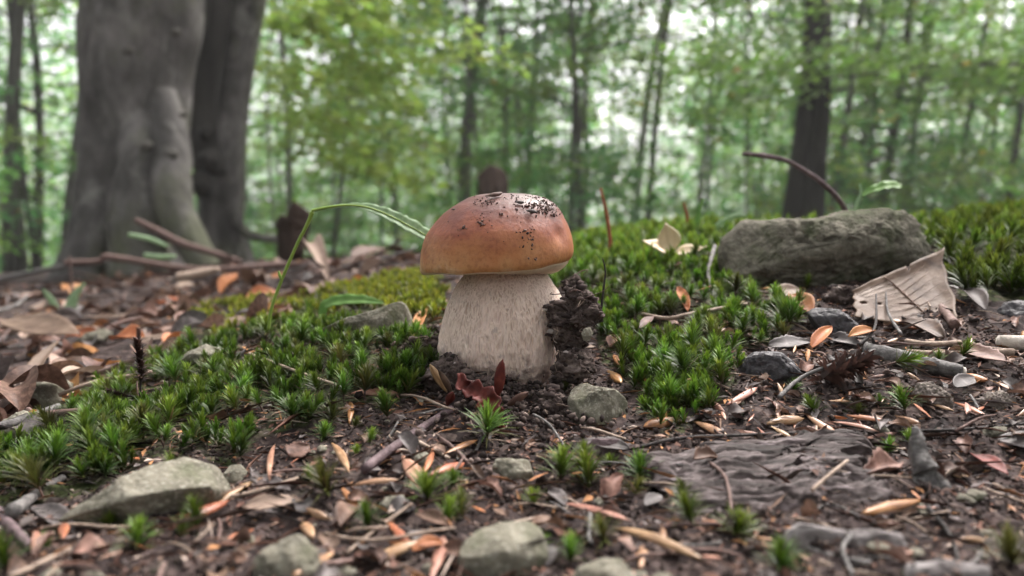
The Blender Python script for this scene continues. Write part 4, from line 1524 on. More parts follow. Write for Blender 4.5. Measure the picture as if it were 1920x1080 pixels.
def twig(pp, w0, w1, m, label, up=.001, cat='twig', name='twig', n=8, jit=.1, hs=None, knots=0):
    pts = []
    for i, q in enumerate(pp):
        g = G(q[0], q[1])
        pts.append(lift(g, up + (hs[i] if hs else 0)))
    r0, r1 = w0 / 2 / F * pts[0].y, w1 / 2 / F * pts[-1].y
    rad = list(np.linspace(r0, r1, len(pts)))
    pts = [p + Vector((0, 0, r * .7)) for p, r in zip(pts, rad)]
    o = tube(name, pts, rad, MT[m], n, jit, int(pp[0][0]), 6)
    return tag(o, label, cat)

def flat_leaf(x1, y1, x2, y2, w, m, label, up=.002, curl=.3, cup=.25, roll=0.0, name='dead_leaf', cat='leaf', h1=0, h2=0, d1=None, d2=None, nrm=None, nl=18, nw=10, thick=.00035, ragged=.05, pointed=.9, twist=0.0, wave=.06, veins=7, seed=None):
    a = P(x1, y1, d1) if d1 else lift(G(x1, y1), up + h1)
    b = P(x2, y2, d2) if d2 else lift(G(x2, y2), up + h2)
    L = (b - a).length
    W = w / F * (a.y + b.y) / 2
    V, Fc = leaf_arrays(L, W, nl, nw, curl, cup, wave, veins, seed if seed is not None else int(x1 + y1), ragged, pointed, twist)
    n = Vector(nrm) if nrm else gnormal(a.x, min(a.y, 3)) + Vector((0, -.35, 0))
    o = ob(name, mesh(name, V, Fc, MT[m]), mw=Matrix.Translation(a) @ frame(b - a, n) @ Matrix.Rotation(roll, 4, 'X'))
    solid(o, thick)
    return tag(o, label, cat)

BUDS = [
    (1060, 950, 1172, 990, 24, 'scale_pink', 'reddish bud scale with pointed tip, left half of the long pair at the bottom'),
    (1322, 1060, 1160, 990, 34, 'scale_tan', 'long tan bud scale pointing to the lower right at the bottom'),
    (1728, 944, 1618, 976, 26, 'scale_orange', 'orange bud scale below the forked wood fragment'),
    (1622, 838, 1532, 842, 14, 'scale_orange', 'upper one of two stacked red-orange bud scales'),
    (1618, 848, 1536, 854, 14, 'scale_orange', 'lower one of two stacked red-orange bud scales'),
    (1512, 783, 1574, 832, 22, 'scale_tan', 'brown tan bud scale tilted above the stacked red-orange pair'),
    (1438, 800, 1502, 784, 26, 'scale_tan', 'broad tan bud scale left of the tilted brown one'),
    (1305, 748, 1362, 776, 18, 'scale_pink', 'pink bud scale on the right foot of the moss bank'),
    (1362, 764, 1428, 736, 18, 'scale_pink', 'pale pink bud scale forming a V with the pink one'),
    (1588, 784, 1668, 802, 20, 'scale_orange', 'orange bud scale below the dead moss branch'),
    (1556, 796, 1652, 810, 12, 'scale_pink', 'thin pink bud scale just under the orange one below the moss branch'),
    (1322, 915, 1270, 930, 18, 'scale_orange', 'red and white bud scale at the left end of the rotten log'),
    (1362, 994, 1316, 984, 16, 'scale_orange', 'small orange bud scale under the rotten log'),
    (622, 836, 668, 886, 18, 'scale_tan', 'tan bud scale left of the thick purple twig'),
    (655, 800, 664, 756, 18, 'scale_orange', 'orange bud scale standing on end in the left moss'),
    (755, 862, 800, 930, 46, 'scale_pink', 'broad dusky pink bud scale in the centre foreground'),
    (806, 898, 868, 872, 26, 'scale_orange', 'bright orange bud scale right of the broad dusky one'),
    (832, 858, 905, 836, 22, 'scale_orange', 'orange bud scale under the red curled leaf'),
    (806, 1100, 846, 1012, 34, 'scale_pink', 'salmon bud scale at the bottom edge beside the smooth grey stone'),
    (690, 1062, 792, 1026, 34, 'scale_tan', 'tan bud scale at the bottom edge left of the salmon one'),
    (548, 1088, 634, 1046, 30, 'scale_tan', 'tan bud scale at the bottom edge right of the earthy stone'),
    (640, 920, 672, 966, 22, 'scale_orange', 'orange bud scale behind the long pale foreground twig'),
    (655, 918, 748, 900, 18, 'scale_tan', 'long tan bud scale right of the green shoot, left of the dusky pink one'),
    (812, 846, 806, 896, 16, 'scale_orange', 'upright orange bud scale beside the grey stone chip'),
    (516, 838, 498, 912, 14, 'scale_pink', 'thin pink bud scale above the small round stone'),
    (318, 1000, 426, 944, 36, 'scale_orange', 'broad orange bud scale under the large pale stone'),
    (400, 960, 470, 905, 20, 'scale_tan', 'tan bud scale between the round stone and the broad orange one'),
    (118, 1020, 128, 985, 24, 'scale_orange', 'rounded orange bud scale at lower left'),
    (66, 1000, 82, 1048, 22, 'scale_pink', 'salmon bud scale left of the rounded orange one'),
    (1200, 1075, 1216, 1026, 24, 'scale_tan', 'tan bud scale standing by the stone at the bottom edge'),
    (1140, 700, 1170, 722, 22, 'scale_orange', 'reddish bud scale behind the olive grey stone'),
    (1150, 670, 1170, 690, 18, 'scale_orange', 'orange bud scale in the shade behind the olive grey stone'),
    (1300, 795, 1372, 825, 20, 'scale_tan', 'tan bud scale with dark end at the upper edge of the rotten log'),
    (1268, 790, 1205, 806, 34, 'scale_orange', 'wide orange brown bud scale above the rotten log'),
    (1800, 705, 1850, 720, 22, 'scale_orange', 'orange bud scale right of the dark stick'),
    (1720, 690, 1795, 700, 22, 'scale_orange', 'orange brown bud scale in front of the dark stick'),
    (1790, 760, 1850, 786, 18, 'scale_orange', 'dark orange bud scale under the small grey scale leaf'),
    (1810, 760, 1822, 785, 16, 'scale_pink', 'short pink bud scale right of the pitted grey husk'),
    (1500, 700, 1470, 678, 18, 'scale_orange', 'orange bud scale behind the pitted dark husk'),
    (1290, 1000, 1235, 955, 0, '', ''),
    (660, 742, 750, 736, 26, 'scale_pink', 'reddish pink bud scale across the middle of the left moss'),
    (1380, 600, 1345, 622, 16, 'scale_orange', 'small orange bud scale in the right moss bank'),
    (1650, 600, 1690, 612, 26, 'scale_orange', 'orange brown bud scale below the big dry leaf'),
    (1600, 575, 1560, 548, 18, 'scale_orange', 'orange bud scale under the long grey rock'),
    (560, 985, 600, 1010, 24, 'scale_tan', 'tan bud scale on the earthy stone'),
    (730, 985, 760, 1040, 22, 'scale_orange', 'orange bud scale behind the salmon one at the bottom'),
    (1240, 990, 1250, 1030, 14, 'scale_tan', 'short tan bud scale above the long tan one at the bottom'),
]
for q in BUDS:
    if q[4]:
        bud(*q[:6], q[6])

TWIGS = [
    ([(684, 892), (740, 848), (800, 806), (846, 776)], 20, 14, 'twig_purple', 'thick purple brown twig in the centre foreground', {}),
    ([(744, 818), (790, 838), (842, 866)], 8, 6, 'twig_pale', 'thin pale twig crossing the thick purple one', {}),
    ([(468, 688), (510, 712), (560, 732), (645, 756)], 7, 5, 'twig_pale', 'thin pale twig lying over the moss mound', dict(hs=[.006, .008, .008, .006])),
    ([(650, 1046), (700, 1005), (772, 952)], 8, 6, 'twig_pale', 'long pale twig slanting through the lower left litter', {}),
    ([(-30, 950), (20, 1000), (60, 1040)], 22, 16, 'twig_purple', 'purple twig entering at the lower left edge', {}),
    ([(-30, 842), (40, 828), (110, 798)], 18, 12, 'twig_grey', 'grey stick entering at the left edge over the moss', dict(hs=[.006, .008, .008])),
    ([(24, 975), (60, 945), (120, 905)], 30, 14, 'twig_grey', 'frayed grey root at the lower left', {}),
    ([(1522, 962), (1550, 935), (1588, 902)], 8, 6, 'twig_pale', 'pale split needle on the rotten log', dict(hs=[.006, .006, .006])),
    ([(1340, 505), (1328, 540), (1345, 575)], 9, 6, 'twig_grey', 'short pale grey twig standing in the right moss', dict(hs=[.016, .008, .002])),
    ([(1200, 612), (1250, 622), (1300, 612), (1400, 592)], 8, 6, 'twig_pale', 'pale twig lying across the right moss bank', dict(hs=[.006, .006, .006, .006])),
    ([(1460, 770), (1500, 740), (1560, 722), (1640, 700)], 9, 5, 'twig_grey', 'grey stem of the dead moss branch on the right', dict(hs=[.004, .006, .008, .01])),
    ([(1200, 845), (1280, 828), (1400, 822), (1560, 815)], 7, 5, 'twig_black', 'dark thin root along the top of the rotten log', {}),
    ([(1620, 820), (1700, 815), (1800, 812), (1930, 800)], 7, 5, 'twig_black', 'dark thin root running to the right edge', {}),
    ([(1000, 800), (1030, 815), (1060, 850)], 6, 4, 'twig_grey', 'tiny grey rootlet in the hollow right of the red leaf', dict(hs=[.004, .003, .001])),
    ([(1600, 1010), (1580, 1040), (1600, 1090)], 10, 8, 'twig_grey', 'grey rootlet hanging under the bark chip', {}),
    ([(1740, 960), (1780, 1010), (1800, 1070)], 10, 6, 'twig_black', 'dark rootlet below the forked wood fragment', {}),
    ([(1330, 905), (1360, 930), (1372, 980)], 8, 6, 'twig_brown', 'curved brown root tuft end on the rotten log', dict(hs=[.006, .005, .002])),
    ([(1610, 660), (1640, 640), (1642, 600)], 7, 3, 'twig_black', 'dark bent twiglet rising above the dark stick', dict(hs=[.002, .006, .014])),
    ([(1690, 640), (1665, 610), (1660, 575)], 7, 3, 'twig_grey', 'grey bent twiglet in front of the big dry leaf', dict(hs=[.002, .006, .01])),
    ([(1790, 620), (1760, 580), (1730, 560)], 20, 10, 'twig_brown', 'brown rolled stalk at the right foot of the big dry leaf', {}),
    ([(1800, 650), (1740, 652), (1700, 646)], 11, 9, 'twig_pale', 'whitish splinter lying behind the dark stick', {}),
    ([(1930, 658), (1872, 652)], 30, 24, 'wood_white', 'pale broken wood piece at the right edge', {}),
    ([(1900, 668), (1780, 672), (1700, 668)], 14, 12, 'twig_pale', 'tan splinter under the whitish one at right', {}),
    ([(560, 905), (480, 930), (400, 945)], 9, 7, 'twig_pale', 'flat tan grass stalk right of the large pale stone', {}),
    ([(130, 1040), (60, 1075), (20, 1090)], 12, 10, 'twig_pale', 'tan stalk at the lower left corner', {}),
    ([(1120, 600), (1098, 640), (1050, 652)], 6, 4, 'twig_brown', 'brown rootlet on the soil clod by the stem', dict(hs=[.012, .012, .01])),
]
for pp, w0, w1, m, lb, kw in TWIGS:
    twig(pp, w0, w1, m, lb, **kw)
# hair-thin dark stalk by the clod, and the red brown stalk on the crest
def stalk(pts3, w, m, label, cat, name='stalk', n=8):
    rad = [q / 2 / F * p.y for q, p in zip(w, pts3)]
    return tag(tube(name, pts3, rad, MT[m], n, .05, 3, 6), label, cat)
stalk([P(1126, 590, .40), P(1132, 540, .40), P(1135, 510, .40), P(1130, 484, .40)], [5, 4, 3, 2], 'twig_black', 'hair-thin dark stalk standing beside the soil clod', 'stalk')
stalk([P(1146, 480, .70), P(1143, 440, .70), P(1136, 395, .70), P(1126, 353, .70)], [8, 7.5, 6.5, 5], 'stalk_rust', 'rust-red dead stalk standing on the mossy crest', 'stalk')
stalk([P(1292, 450, .80), P(1289, 410, .80), P(1282, 380, .80)], [8, 7, 4], 'stalk_rust', 'short rust-red stalk right of the cream beechnut husk', 'stalk')
stalk([P(1596, 420, .72), P(1578, 382, .71), P(1545, 346, .70), P(1505, 318, .70), P(1470, 300, .70), P(1430, 292, .70), P(1392, 288, .70)], [11, 10, 10, 9, 9, 11, 7], 'twig_purple', 'arching purplish twig above the long grey rock', 'twig', 'twig')
def blade(pts3, ws, m, label, cat='grass blade', name='grass_blade'):
    """A narrow folded blade through the points."""
    pts, rad = smooth_path([Vector(p) for p in pts3], [w / 2 / F * p.y for w, p in zip(ws, pts3)], 6)
    o0 = pts[0].copy()
    V, Fc = [], []
    for i, p in enumerate(pts):
        t = (pts[min(i + 1, len(pts) - 1)] - pts[max(i - 1, 0)]).normalized()
        s = t.cross(Vector((0, 1, .25))).normalized()
        k = t.cross(s)
        for q in (-1, -.5, 0, .5, 1):
            V.append(p - o0 + s * rad[i] * q + k * rad[i] * .45 * (1 - abs(q)))
    for i in range(len(pts) - 1):
        for j in range(4):
            a = i * 5 + j
            Fc.append((a, a + 1, a + 6, a + 5))
    o = ob(name, mesh(name, V, Fc, MT[m]), o0)
    solid(o, .0003)
    return tag(o, label, cat)
blade([P(1330, 440, .8), P(1350, 420, .8), P(1376, 406, .8), P(1400, 404, .8)], [10, 12, 10, 3], 'leaf_silvery', 'pale arching grass blade left of the long grey rock')
blade([P(1300, 450, .82), P(1306, 415, .82), P(1318, 372, .82)], [10, 12, 3], 'leaf_fresh', 'fresh upright grass blade right of the cream husk')
for i, (x, y, dx, h, lb) in enumerate([(120, 590, 40, 60, 'green grass blade leaning right in the left litter'), (110, 588, -30, 45, 'green grass blade leaning left in the left litter'), (135, 592, 10, 55, 'upright green grass blade in the left litter')]):
    g = G(x, y)
    blade([g, P(x + dx * .5, y - h * .6, g.y), P(x + dx, y - h, g.y)], [14, 14, 3], 'leaf_silvery', lb)

# seedling with one narrow leaf reaching to the cap
g = P(505, 612, .47)
seed_ = empty('seedling', g)
tag(seed_, 'green seedling stem bent over with one narrow pale leaf touching the cap', 'seedling')
tube('stem', [P(a, b, d) - g for a, b, d in ((503, 618, .47), (510, 575, .47), (528, 525, .47), (556, 460, .468), (574, 425, .467), (586, 397, .466))], [w / 2 / F * .47 for w in (6, 6, 6, 6, 6.5, 8)], MT['stem_green'], 10, .05, 1, 5, seed_)
tube('bud', [P(a, b, .468) - g for a, b in ((528, 525), (524, 515), (523, 508))], [w / 2 / F * .47 for w in (5, 6, 3)], MT['stem_green'], 8, .05, 1, 3, seed_)
def leaf_along(name, pts3, ws, m, parent, g, twist=0.0, rows=6, edge=.0, sd=1, nrmv=(0, -.8, .6)):
    pts, rad = smooth_path([Vector(p) for p in pts3], [w / 2 / F * p.y for w, p in zip(ws, pts3)], 8)
    rr_ = random.Random(sd)
    V, Fc = [], []
    for i, p in enumerate(pts):
        t = (pts[min(i + 1, len(pts) - 1)] - pts[max(i - 1, 0)]).normalized()
        n_ = Vector(nrmv)
        s = t.cross(n_).normalized()
        k = s.cross(t)
        for j in range(rows + 1):
            q = -1 + 2 * j / rows
            e = 1 + (edge * rr_.uniform(-1, 1) if j in (0, rows) else 0)
            V.append(p - g + s * rad[i] * q * e + k * rad[i] * (.35 * abs(q) + .10 * math.sin(i * 1.1) * abs(q)))
    for i in range(len(pts) - 1):
        for j in range(rows):
            a = i * (rows + 1) + j
            Fc.append((a, a + 1, a + rows + 2, a + rows + 1))
    o = ob(name, mesh(name, V, Fc, MT[m]), (0, 0, 0), parent)
    return solid(o, .0003)
lpts = [P(585, 396, .466), P(615, 390, .466), P(650, 386, .467), P(690, 390, .468), (P(730, 405, .47)), P(770, 426, .472), P(806, 446, .474), P(840, 462, .476)]
leaf_ = leaf_along('leaf', lpts, [5, 7, 10, 17, 26, 30, 24, 4], 'leaf_silvery', seed_, g, edge=.12)
tube('midrib', [p - g + Vector((0, -.0007, .0003)) for p in lpts], [w / 2 / F * .47 for w in (6, 5, 4, 3.5, 3, 3, 2, 1)], MT['stem_green'], 6, 0, 1, 5, seed_)
# green leaf lying behind the wedge stone, and the sprig behind the rock
g2 = P(606, 585, .62)
e = empty('green_leaf', g2)
tag(e, 'fresh green leaf drooping behind the wedge shaped stone', 'leaf')
leaf_along('blade', [P(604, 592, .62), P(612, 572, .62), P(640, 564, .62), P(680, 563, .62), P(718, 568, .62)], [14, 20, 24, 20, 4], 'leaf_fresh', e, g2)
g3 = P(1598, 400, .72)
e = empty('sprig', g3)
tag(e, 'small sprig with one bright green leaf behind the grey rock', 'sprig')
tube('stem', [P(a, b, .72) - g3 for a, b in ((1598, 420), (1606, 385), (1614, 362), (1612, 345))], [w / 2 / F * .72 for w in (7, 6, 5, 3)], MT['leaf_silvery'], 8, .05, 2, 4, e)
leaf_along('leaf', [P(1612, 368, .72), P(1640, 356, .715), P(1668, 350, .71), P(1690, 352, .705)], [6, 22, 30, 12], 'leaf_fresh', e, g3, nrmv=(0, -.6, .8))

# cream beechnut husk split into three valves
g4 = P(1262, 474, .66)
hb = empty('beechnut_husk', g4)
tag(hb, 'open cream beechnut husk with three valves on the moss', 'beechnut husk')
for base, tip, w, nv_ in (((1258, 474), (1248, 418), 44, (0, -1, .1)), ((1256, 474), (1204, 450), 36, (-.2, -.5, .8)), ((1262, 476), (1326, 462), 32, (.2, -.5, .8)), ((1268, 476), (1300, 494), 12, (0, -.5, .8))):
    a, b = P(*base, .66) - g4, P(*tip, .655) - g4
    V, Fc = leaf_arrays((b - a).length, w / F * .66, 14, 8, -.35, .35, .05, 1, int(tip[0]), .08, 1.25, vein=.0)
    o = ob('valve', mesh('valve', V, Fc, MT['scale_cream']), parent=hb)
    o.matrix_local = Matrix.Translation(a) @ frame(b - a, nv_)
    solid(o, .0007)

# the big dry beech leaf leaning on the rock: blade, midrib and veins
g5 = P(1700, 600, .46)
dl = empty('dead_leaf', g5)
tag(dl, 'big pale brown dry leaf with ribs leaning against the grey rock', 'leaf')
LA, LB, LCc, LD = P(1598, 545, .492), P(1758, 476, .510), P(1799, 624, .452), P(1606, 592, .466)
def patch(u, v):
    """u from the left edge to the right edge, v from the upper edge down."""
    e = .035 * mnoise.noise(Vector((u * 7, 1.3, 0))) * (1 - v) + .05 * mnoise.noise(Vector((u * 5, 9.3, 0))) * v
    e2 = .05 * mnoise.noise(Vector((v * 5, 4.3, 0))) * (1 - 2 * u)
    p = LA.lerp(LB, u + e2).lerp(LD.lerp(LCc, u + e2), v + e)
    rib = abs(math.sin(math.pi * (u * 6.5 - v * 1.6)))
    wv = .00035 * rib ** .6 + .0012 * math.sin(v * 4 + u * 3) - .0025 * (u - .55) ** 2
    curl = .005 * max(0, u - .8) ** 2 * 20 + .0035 * max(0, .15 - v) * 6
    return p + Vector((0, -1, .5)).normalized() * (wv + curl)
V, Fc = [], []
nu, nv = 48, 24
for i in range(nu + 1):
    for j in range(nv + 1):
        V.append(patch(i / nu, j / nv) - g5)
for i in range(nu):
    for j in range(nv):
        if (i, j) in {(4, 12), (5, 12), (5, 13), (4, 13), (6, 13), (3, 12), (28, 0), (29, 0), (29, 1), (12, 14), (13, 14)}:
            continue                       # bitten holes
        a = i * (nv + 1) + j
        Fc.append((a, a + 1, a + nv + 2, a + nv + 1))
o = ob('blade', mesh('blade', V, Fc, MT['leaf_dry']), (0, 0, 0), dl)
solid(o, .00022)
off = Vector((0, -.0006, .0003))
rib_ = [(.34 + .42 * t, .04 + .88 * t) for t in (0, .25, .5, .75, 1)]
tube('midrib', [patch(u, v) - g5 + off for u, v in rib_], [.0005, .0005, .00045, .0004, .0003], MT['leaf_brown'], 6, 0, 1, 4, dl)
for k in range(8):
    t = .08 + .11 * k
    u0, v0 = .34 + .42 * t, .04 + .88 * t
    for du, dv in ((.34, -.20), (-.36, .10)):
        e_ = min(1.0, (.97 - u0) / du if du > 0 else (u0 - .03) / -du, (v0 - .03) / -dv if dv < 0 else (.97 - v0) / dv)
        if e_ > .15:
            tube('vein', [patch(u0 + du * e_ * q, v0 + dv * e_ * q) - g5 + off for q in (0, .5, 1)], [.0002, .00016, .00008], MT['leaf_brown'], 5, 0, 1, 3, dl)

# husks, chips and bark on the right
HUSKS = [
    ([(1382, 700), (1392, 665), (1420, 652), (1455, 653), (1480, 668), (1502, 692), (1490, 715), (1465, 733), (1420, 728), (1395, 722)], 'husk', dict(thick=.8, sub=5, rough=.06, seed=3, q=.6, facets=2, pits=.25), 'husk', 'pitted blue-black husk right of the moss bank'),
    ([(1516, 578), (1535, 570), (1568, 574), (1600, 598), (1616, 626), (1600, 636), (1560, 630), (1530, 608)], 'husk', dict(thick=.8, sub=5, rough=.05, seed=4, q=.65, facets=2, pits=.15), 'husk', 'ridged grey husk left of the big dry leaf'),
    ([(1716, 730), (1725, 710), (1748, 708), (1775, 728), (1786, 755), (1775, 776), (1745, 770), (1722, 752)], 'husk_pale', dict(thick=.7, sub=5, rough=.08, seed=5, q=.6, facets=2, pits=.45), 'husk', 'porous greyish husk full of pits below the dark stick'),
    ([(1838, 745), (1855, 730), (1885, 728), (1905, 745), (1908, 768), (1880, 775), (1850, 765)], 'husk_pale', dict(thick=.8, sub=5, rough=.22, seed=6, q=.7, facets=3, pits=.3), 'husk', 'crumpled beige husk near the right edge'),
    ([(1872, 580), (1890, 562), (1925, 556), (1960, 570), (1960, 625), (1900, 630), (1875, 615)], 'husk', dict(thick=.7, sub=5, rough=.15, seed=7, q=.6, facets=4, d=.47), 'bark piece', 'dark jagged bark piece at the right edge'),
]
for poly, m, kw, nm, lb in HUSKS:
    tag(rock(nm.replace(' ', '_'), poly, MT[m], **kw), lb, nm)
flat_leaf(1790, 742, 1826, 722, 34, 'leaf_grey', 'small smooth lilac grey scale leaf beside the porous husk', curl=.1, cup=.3, up=.004)
# dark stick with a stub and pale ends
gs = [lift(G(a, b), .0035) for a, b in ((1622, 672), (1680, 684), (1740, 698), (1802, 712))]
st = empty('stick', gs[0])
tag(st, 'dark bark-covered stick lying right of centre below the big dry leaf', 'stick')
sv_ = .44 / F
V, Fc = [], []
tube('bark', [p - gs[0] for p in gs], [17 * sv_, 15 * sv_, 14 * sv_, 13 * sv_], MT['twig_grey'], 14, .10, 5, 8, st)
tube('end_wood', [gs[-1] - gs[0] - Vector((.0002, 0, 0)), gs[-1] - gs[0] + Vector((.0012, -.0002, -.0003))], [11 * sv_, 10 * sv_], MT['wood_white'], 12, .08, 6, 1, st)
tube('stub', [gs[0].lerp(gs[1], .4) - gs[0], P(1640, 655, gs[0].y - .002) - gs[0], P(1636, 632, gs[0].y - .003) - gs[0]], [4 * sv_, 3 * sv_, 2 * sv_], MT['twig_black'], 8, .05, 7, 4, st)

# rotten log half sunk in the soil: long split slabs of wood
ga = lift(G(1215, 885), 0)
lg = empty('rotten_log', ga)
tag(lg, 'flat rotten log slab sunk in the soil at lower right', 'log')
rl = random.Random(8)
LC = [G(1205, 862), G(1612, 838), G(1672, 940), G(1290, 972)]
nu, nv = 200, 90
V, Fc = [], []
for i in range(nu + 1):
    for j in range(nv + 1):
        u, v = i / nu, j / nv
        wob = .16 * mnoise.noise(Vector((v * 5, 3.3, 0))) + .10 * mnoise.noise(Vector((v * 19, 7.7, 0)))
        uu = u * (1 + wob) - .02 - .12 * mnoise.noise(Vector((v * 8, 13.3, 0))) * (1 - u)
        p = LC[0].lerp(LC[1], uu).lerp(LC[3].lerp(LC[2], uu), v + .14 * mnoise.noise(Vector((u * 4, 1.1, v))))
        e = min(u, 1 - u) * 22 + .5 * mnoise.noise(Vector((v * 14, 5.5, 0)))
        e2 = min(v, 1 - v) * 15 + .5 * mnoise.noise(Vector((u * 18, 6.5, 0)))
        k_ = max(0, min(1, min(e, e2)))
        k_ = k_ ** .35
        fib = mnoise.fractal(Vector((u * 2.6, v * 20, .3)), .7, 2, 6)
        fib2 = mnoise.fractal(Vector((u * 3.4, v * 52, 4.3)), .6, 2, 4)
        blk = mnoise.fractal(Vector((u * 3.5, v * 3.5, 8.3)), .8, 2, 3)
        crack = max(0.0, 1 - abs(mnoise.noise(Vector((u * 2.2, v * 9, 2.2)))) * 11)
        z = float(H0(p.x, p.y)) + .0048 * k_ - .004 * (1 - k_) + k_ * (.0019 * fib + .0013 * fib2 + .0024 * blk - .0026 * crack)
        V.append(Vector((p.x, p.y, z)) - ga)
for i in range(nu):
    for j in range(nv):
        a = i * (nv + 1) + j
        Fc.append((a, a + nv + 1, a + nv + 2, a + 1))
ob('weathered_face', mesh('weathered_face', V, Fc, MT['log_wood']), (0, 0, 0), lg)
# forked wood fragment
gw = lift(G(1745, 905), .004)
fw = empty('wood_fragment', gw)
tag(fw, 'grey T-shaped forked wood fragment at the lower right', 'wood fragment')
dw = gw.y
pl_ = rock('plate', [(1700, 918), (1716, 882), (1726, 862), (1745, 868), (1770, 892), (1792, 922), (1778, 936), (1745, 938), (1712, 932)], MT['twig_grey'], .5, 5, .10, 3.2, 14, .42, .6, 4, d=dw)
pl_.location = Vector(pl_.location) - gw
pl_.parent = fw
tube('prong', [P(a, b, dw + c) - gw for a, b, c in ((1714, 800, .007), (1720, 820, .006), (1722, 850, .004), (1738, 885, 0))], [w / 2 / F * dw for w in (9, 24, 34, 46)], MT['twig_grey'], 16, .16, 4, 7, fw)
tube('prong', [P(a, b, dw + c) - gw for a, b, c in ((1760, 915, -.001), (1786, 950, -.005), (1814, 976, -.009))], [w / 2 / F * dw for w in (38, 26, 14)], MT['twig_grey'], 14, .16, 6, 7, fw)
# bark chip
def chip(poly, m, label, d=None, th=.0016, sd=1, name='bark_chip', cat='bark chip'):
    o = rock(name, poly, MT[m], thick=.35, sub=5, rough=.05, nscale=3, seed=sd, q=.4, q2=.5, facets=2, d=d)
    return tag(o, label, cat)
chip([(1462, 1022), (1475, 985), (1500, 970), (1560, 978), (1590, 985), (1592, 1020), (1560, 1030), (1500, 1032)], 'bark_chip', 'darker left half of the broken grey bark chip', sd=3)
chip([(1594, 1020), (1592, 982), (1640, 980), (1690, 990), (1704, 1025), (1650, 1030)], 'bark_chip', 'pale right half of the broken grey bark chip', sd=4)
chip([(1690, 1075), (1700, 1045), (1790, 1038), (1860, 1050), (1850, 1090), (1720, 1095)], 'bark_chip', 'purplish bark chip at the bottom right edge', sd=5)
chip([(1090, 845), (1110, 815), (1160, 815), (1180, 835), (1150, 862), (1110, 868)], 'twig_purple', 'dark flat bark flake under the olive grey stone', sd=6)

# leaves of their own
# the red curled leaf at the mushroom's foot
gr = G(900, 770)
rl_ = empty('dead_leaf', gr)
tag(rl_, 'crumpled dark red curled leaf at the front foot of the mushroom', 'leaf')
dr = .352
RP_ = [(862, 700), (872, 728), (895, 738), (912, 752), (925, 776), (940, 800)]
V, Fc = [], []
pp, ww = smooth_path([P(a, b, dr - .004 * i * .6) for i, (a, b) in enumerate(RP_)], [w / 2 / F * dr for w in (8, 32, 32, 44, 34, 8)], 6)
for i, p in enumerate(pp):
    t = (pp[min(i + 1, len(pp) - 1)] - pp[max(i - 1, 0)]).normalized()
    s = t.cross(Vector((0, -.8, .6))).normalized()
    k = s.cross(t)
    for j in range(9):
        q = -1 + j / 4
        ru = .7 * math.sin(i * .9 + q * 1.5) * abs(q) + .35 * math.sin(i * 1.9)
        V.append(p - gr + s * ww[i] * q * (1 + .25 * math.sin(i * 1.3 + 2 * (q > 0))) + k * ww[i] * (.75 * abs(q) ** 1.3 + .4 * ru))
for i in range(len(pp) - 1):
    for j in range(8):
        a = i * 9 + j
        Fc.append((a, a + 1, a + 10, a + 9))
solid(ob('blade', mesh('blade', V, Fc, MT['leaf_red']), (0, 0, 0), rl_), .0004)
tube('stalk', [P(a, b, dr - .006) - gr for a, b in ((936, 795), (955, 820), (985, 850), (1000, 856))], [w / 2 / F * dr for w in (16, 9, 6, 4)], MT['leaf_red'], 8, .1, 2, 4, rl_)
def standing_scale(base, tip, w, d0, d1, m, label, roll=0.0):
    a, b = P(*base, d0), P(*tip, d1)
    V, Fc = scale_arrays((b - a).length, w / F * d0, int(base[0]), depth=.5, bend=.05)
    o = ob('bud_scale', mesh('bud_scale', V, Fc, MT[m]), mw=Matrix.Translation(a) @ frame(b - a, (.3, -1, .2)) @ Matrix.Rotation(roll, 4, 'X'))
    solid(o, .0004)
    return tag(o, label, 'bud scale')
standing_scale((932, 752), (944, 672), 24, .362, .358, 'leaf_red', 'dark pointed bud scale standing upright beside the red leaf')
standing_scale((945, 765), (992, 734), 14, .358, .354, 'leaf_brown', 'thin brown bud scale lying against the stem foot')
standing_scale((838, 736), (806, 682), 16, .375, .37, 'scale_tan', 'tan forked husk valve left of the red leaf, longer one')
standing_scale((850, 745), (826, 690), 12, .372, .366, 'leaf_brown', 'brown forked husk valve left of the red leaf, shorter one')
standing_scale((838, 760), (850, 735), 18, .36, .356, 'leaf_red', 'small curled red husk valve left of the red leaf')

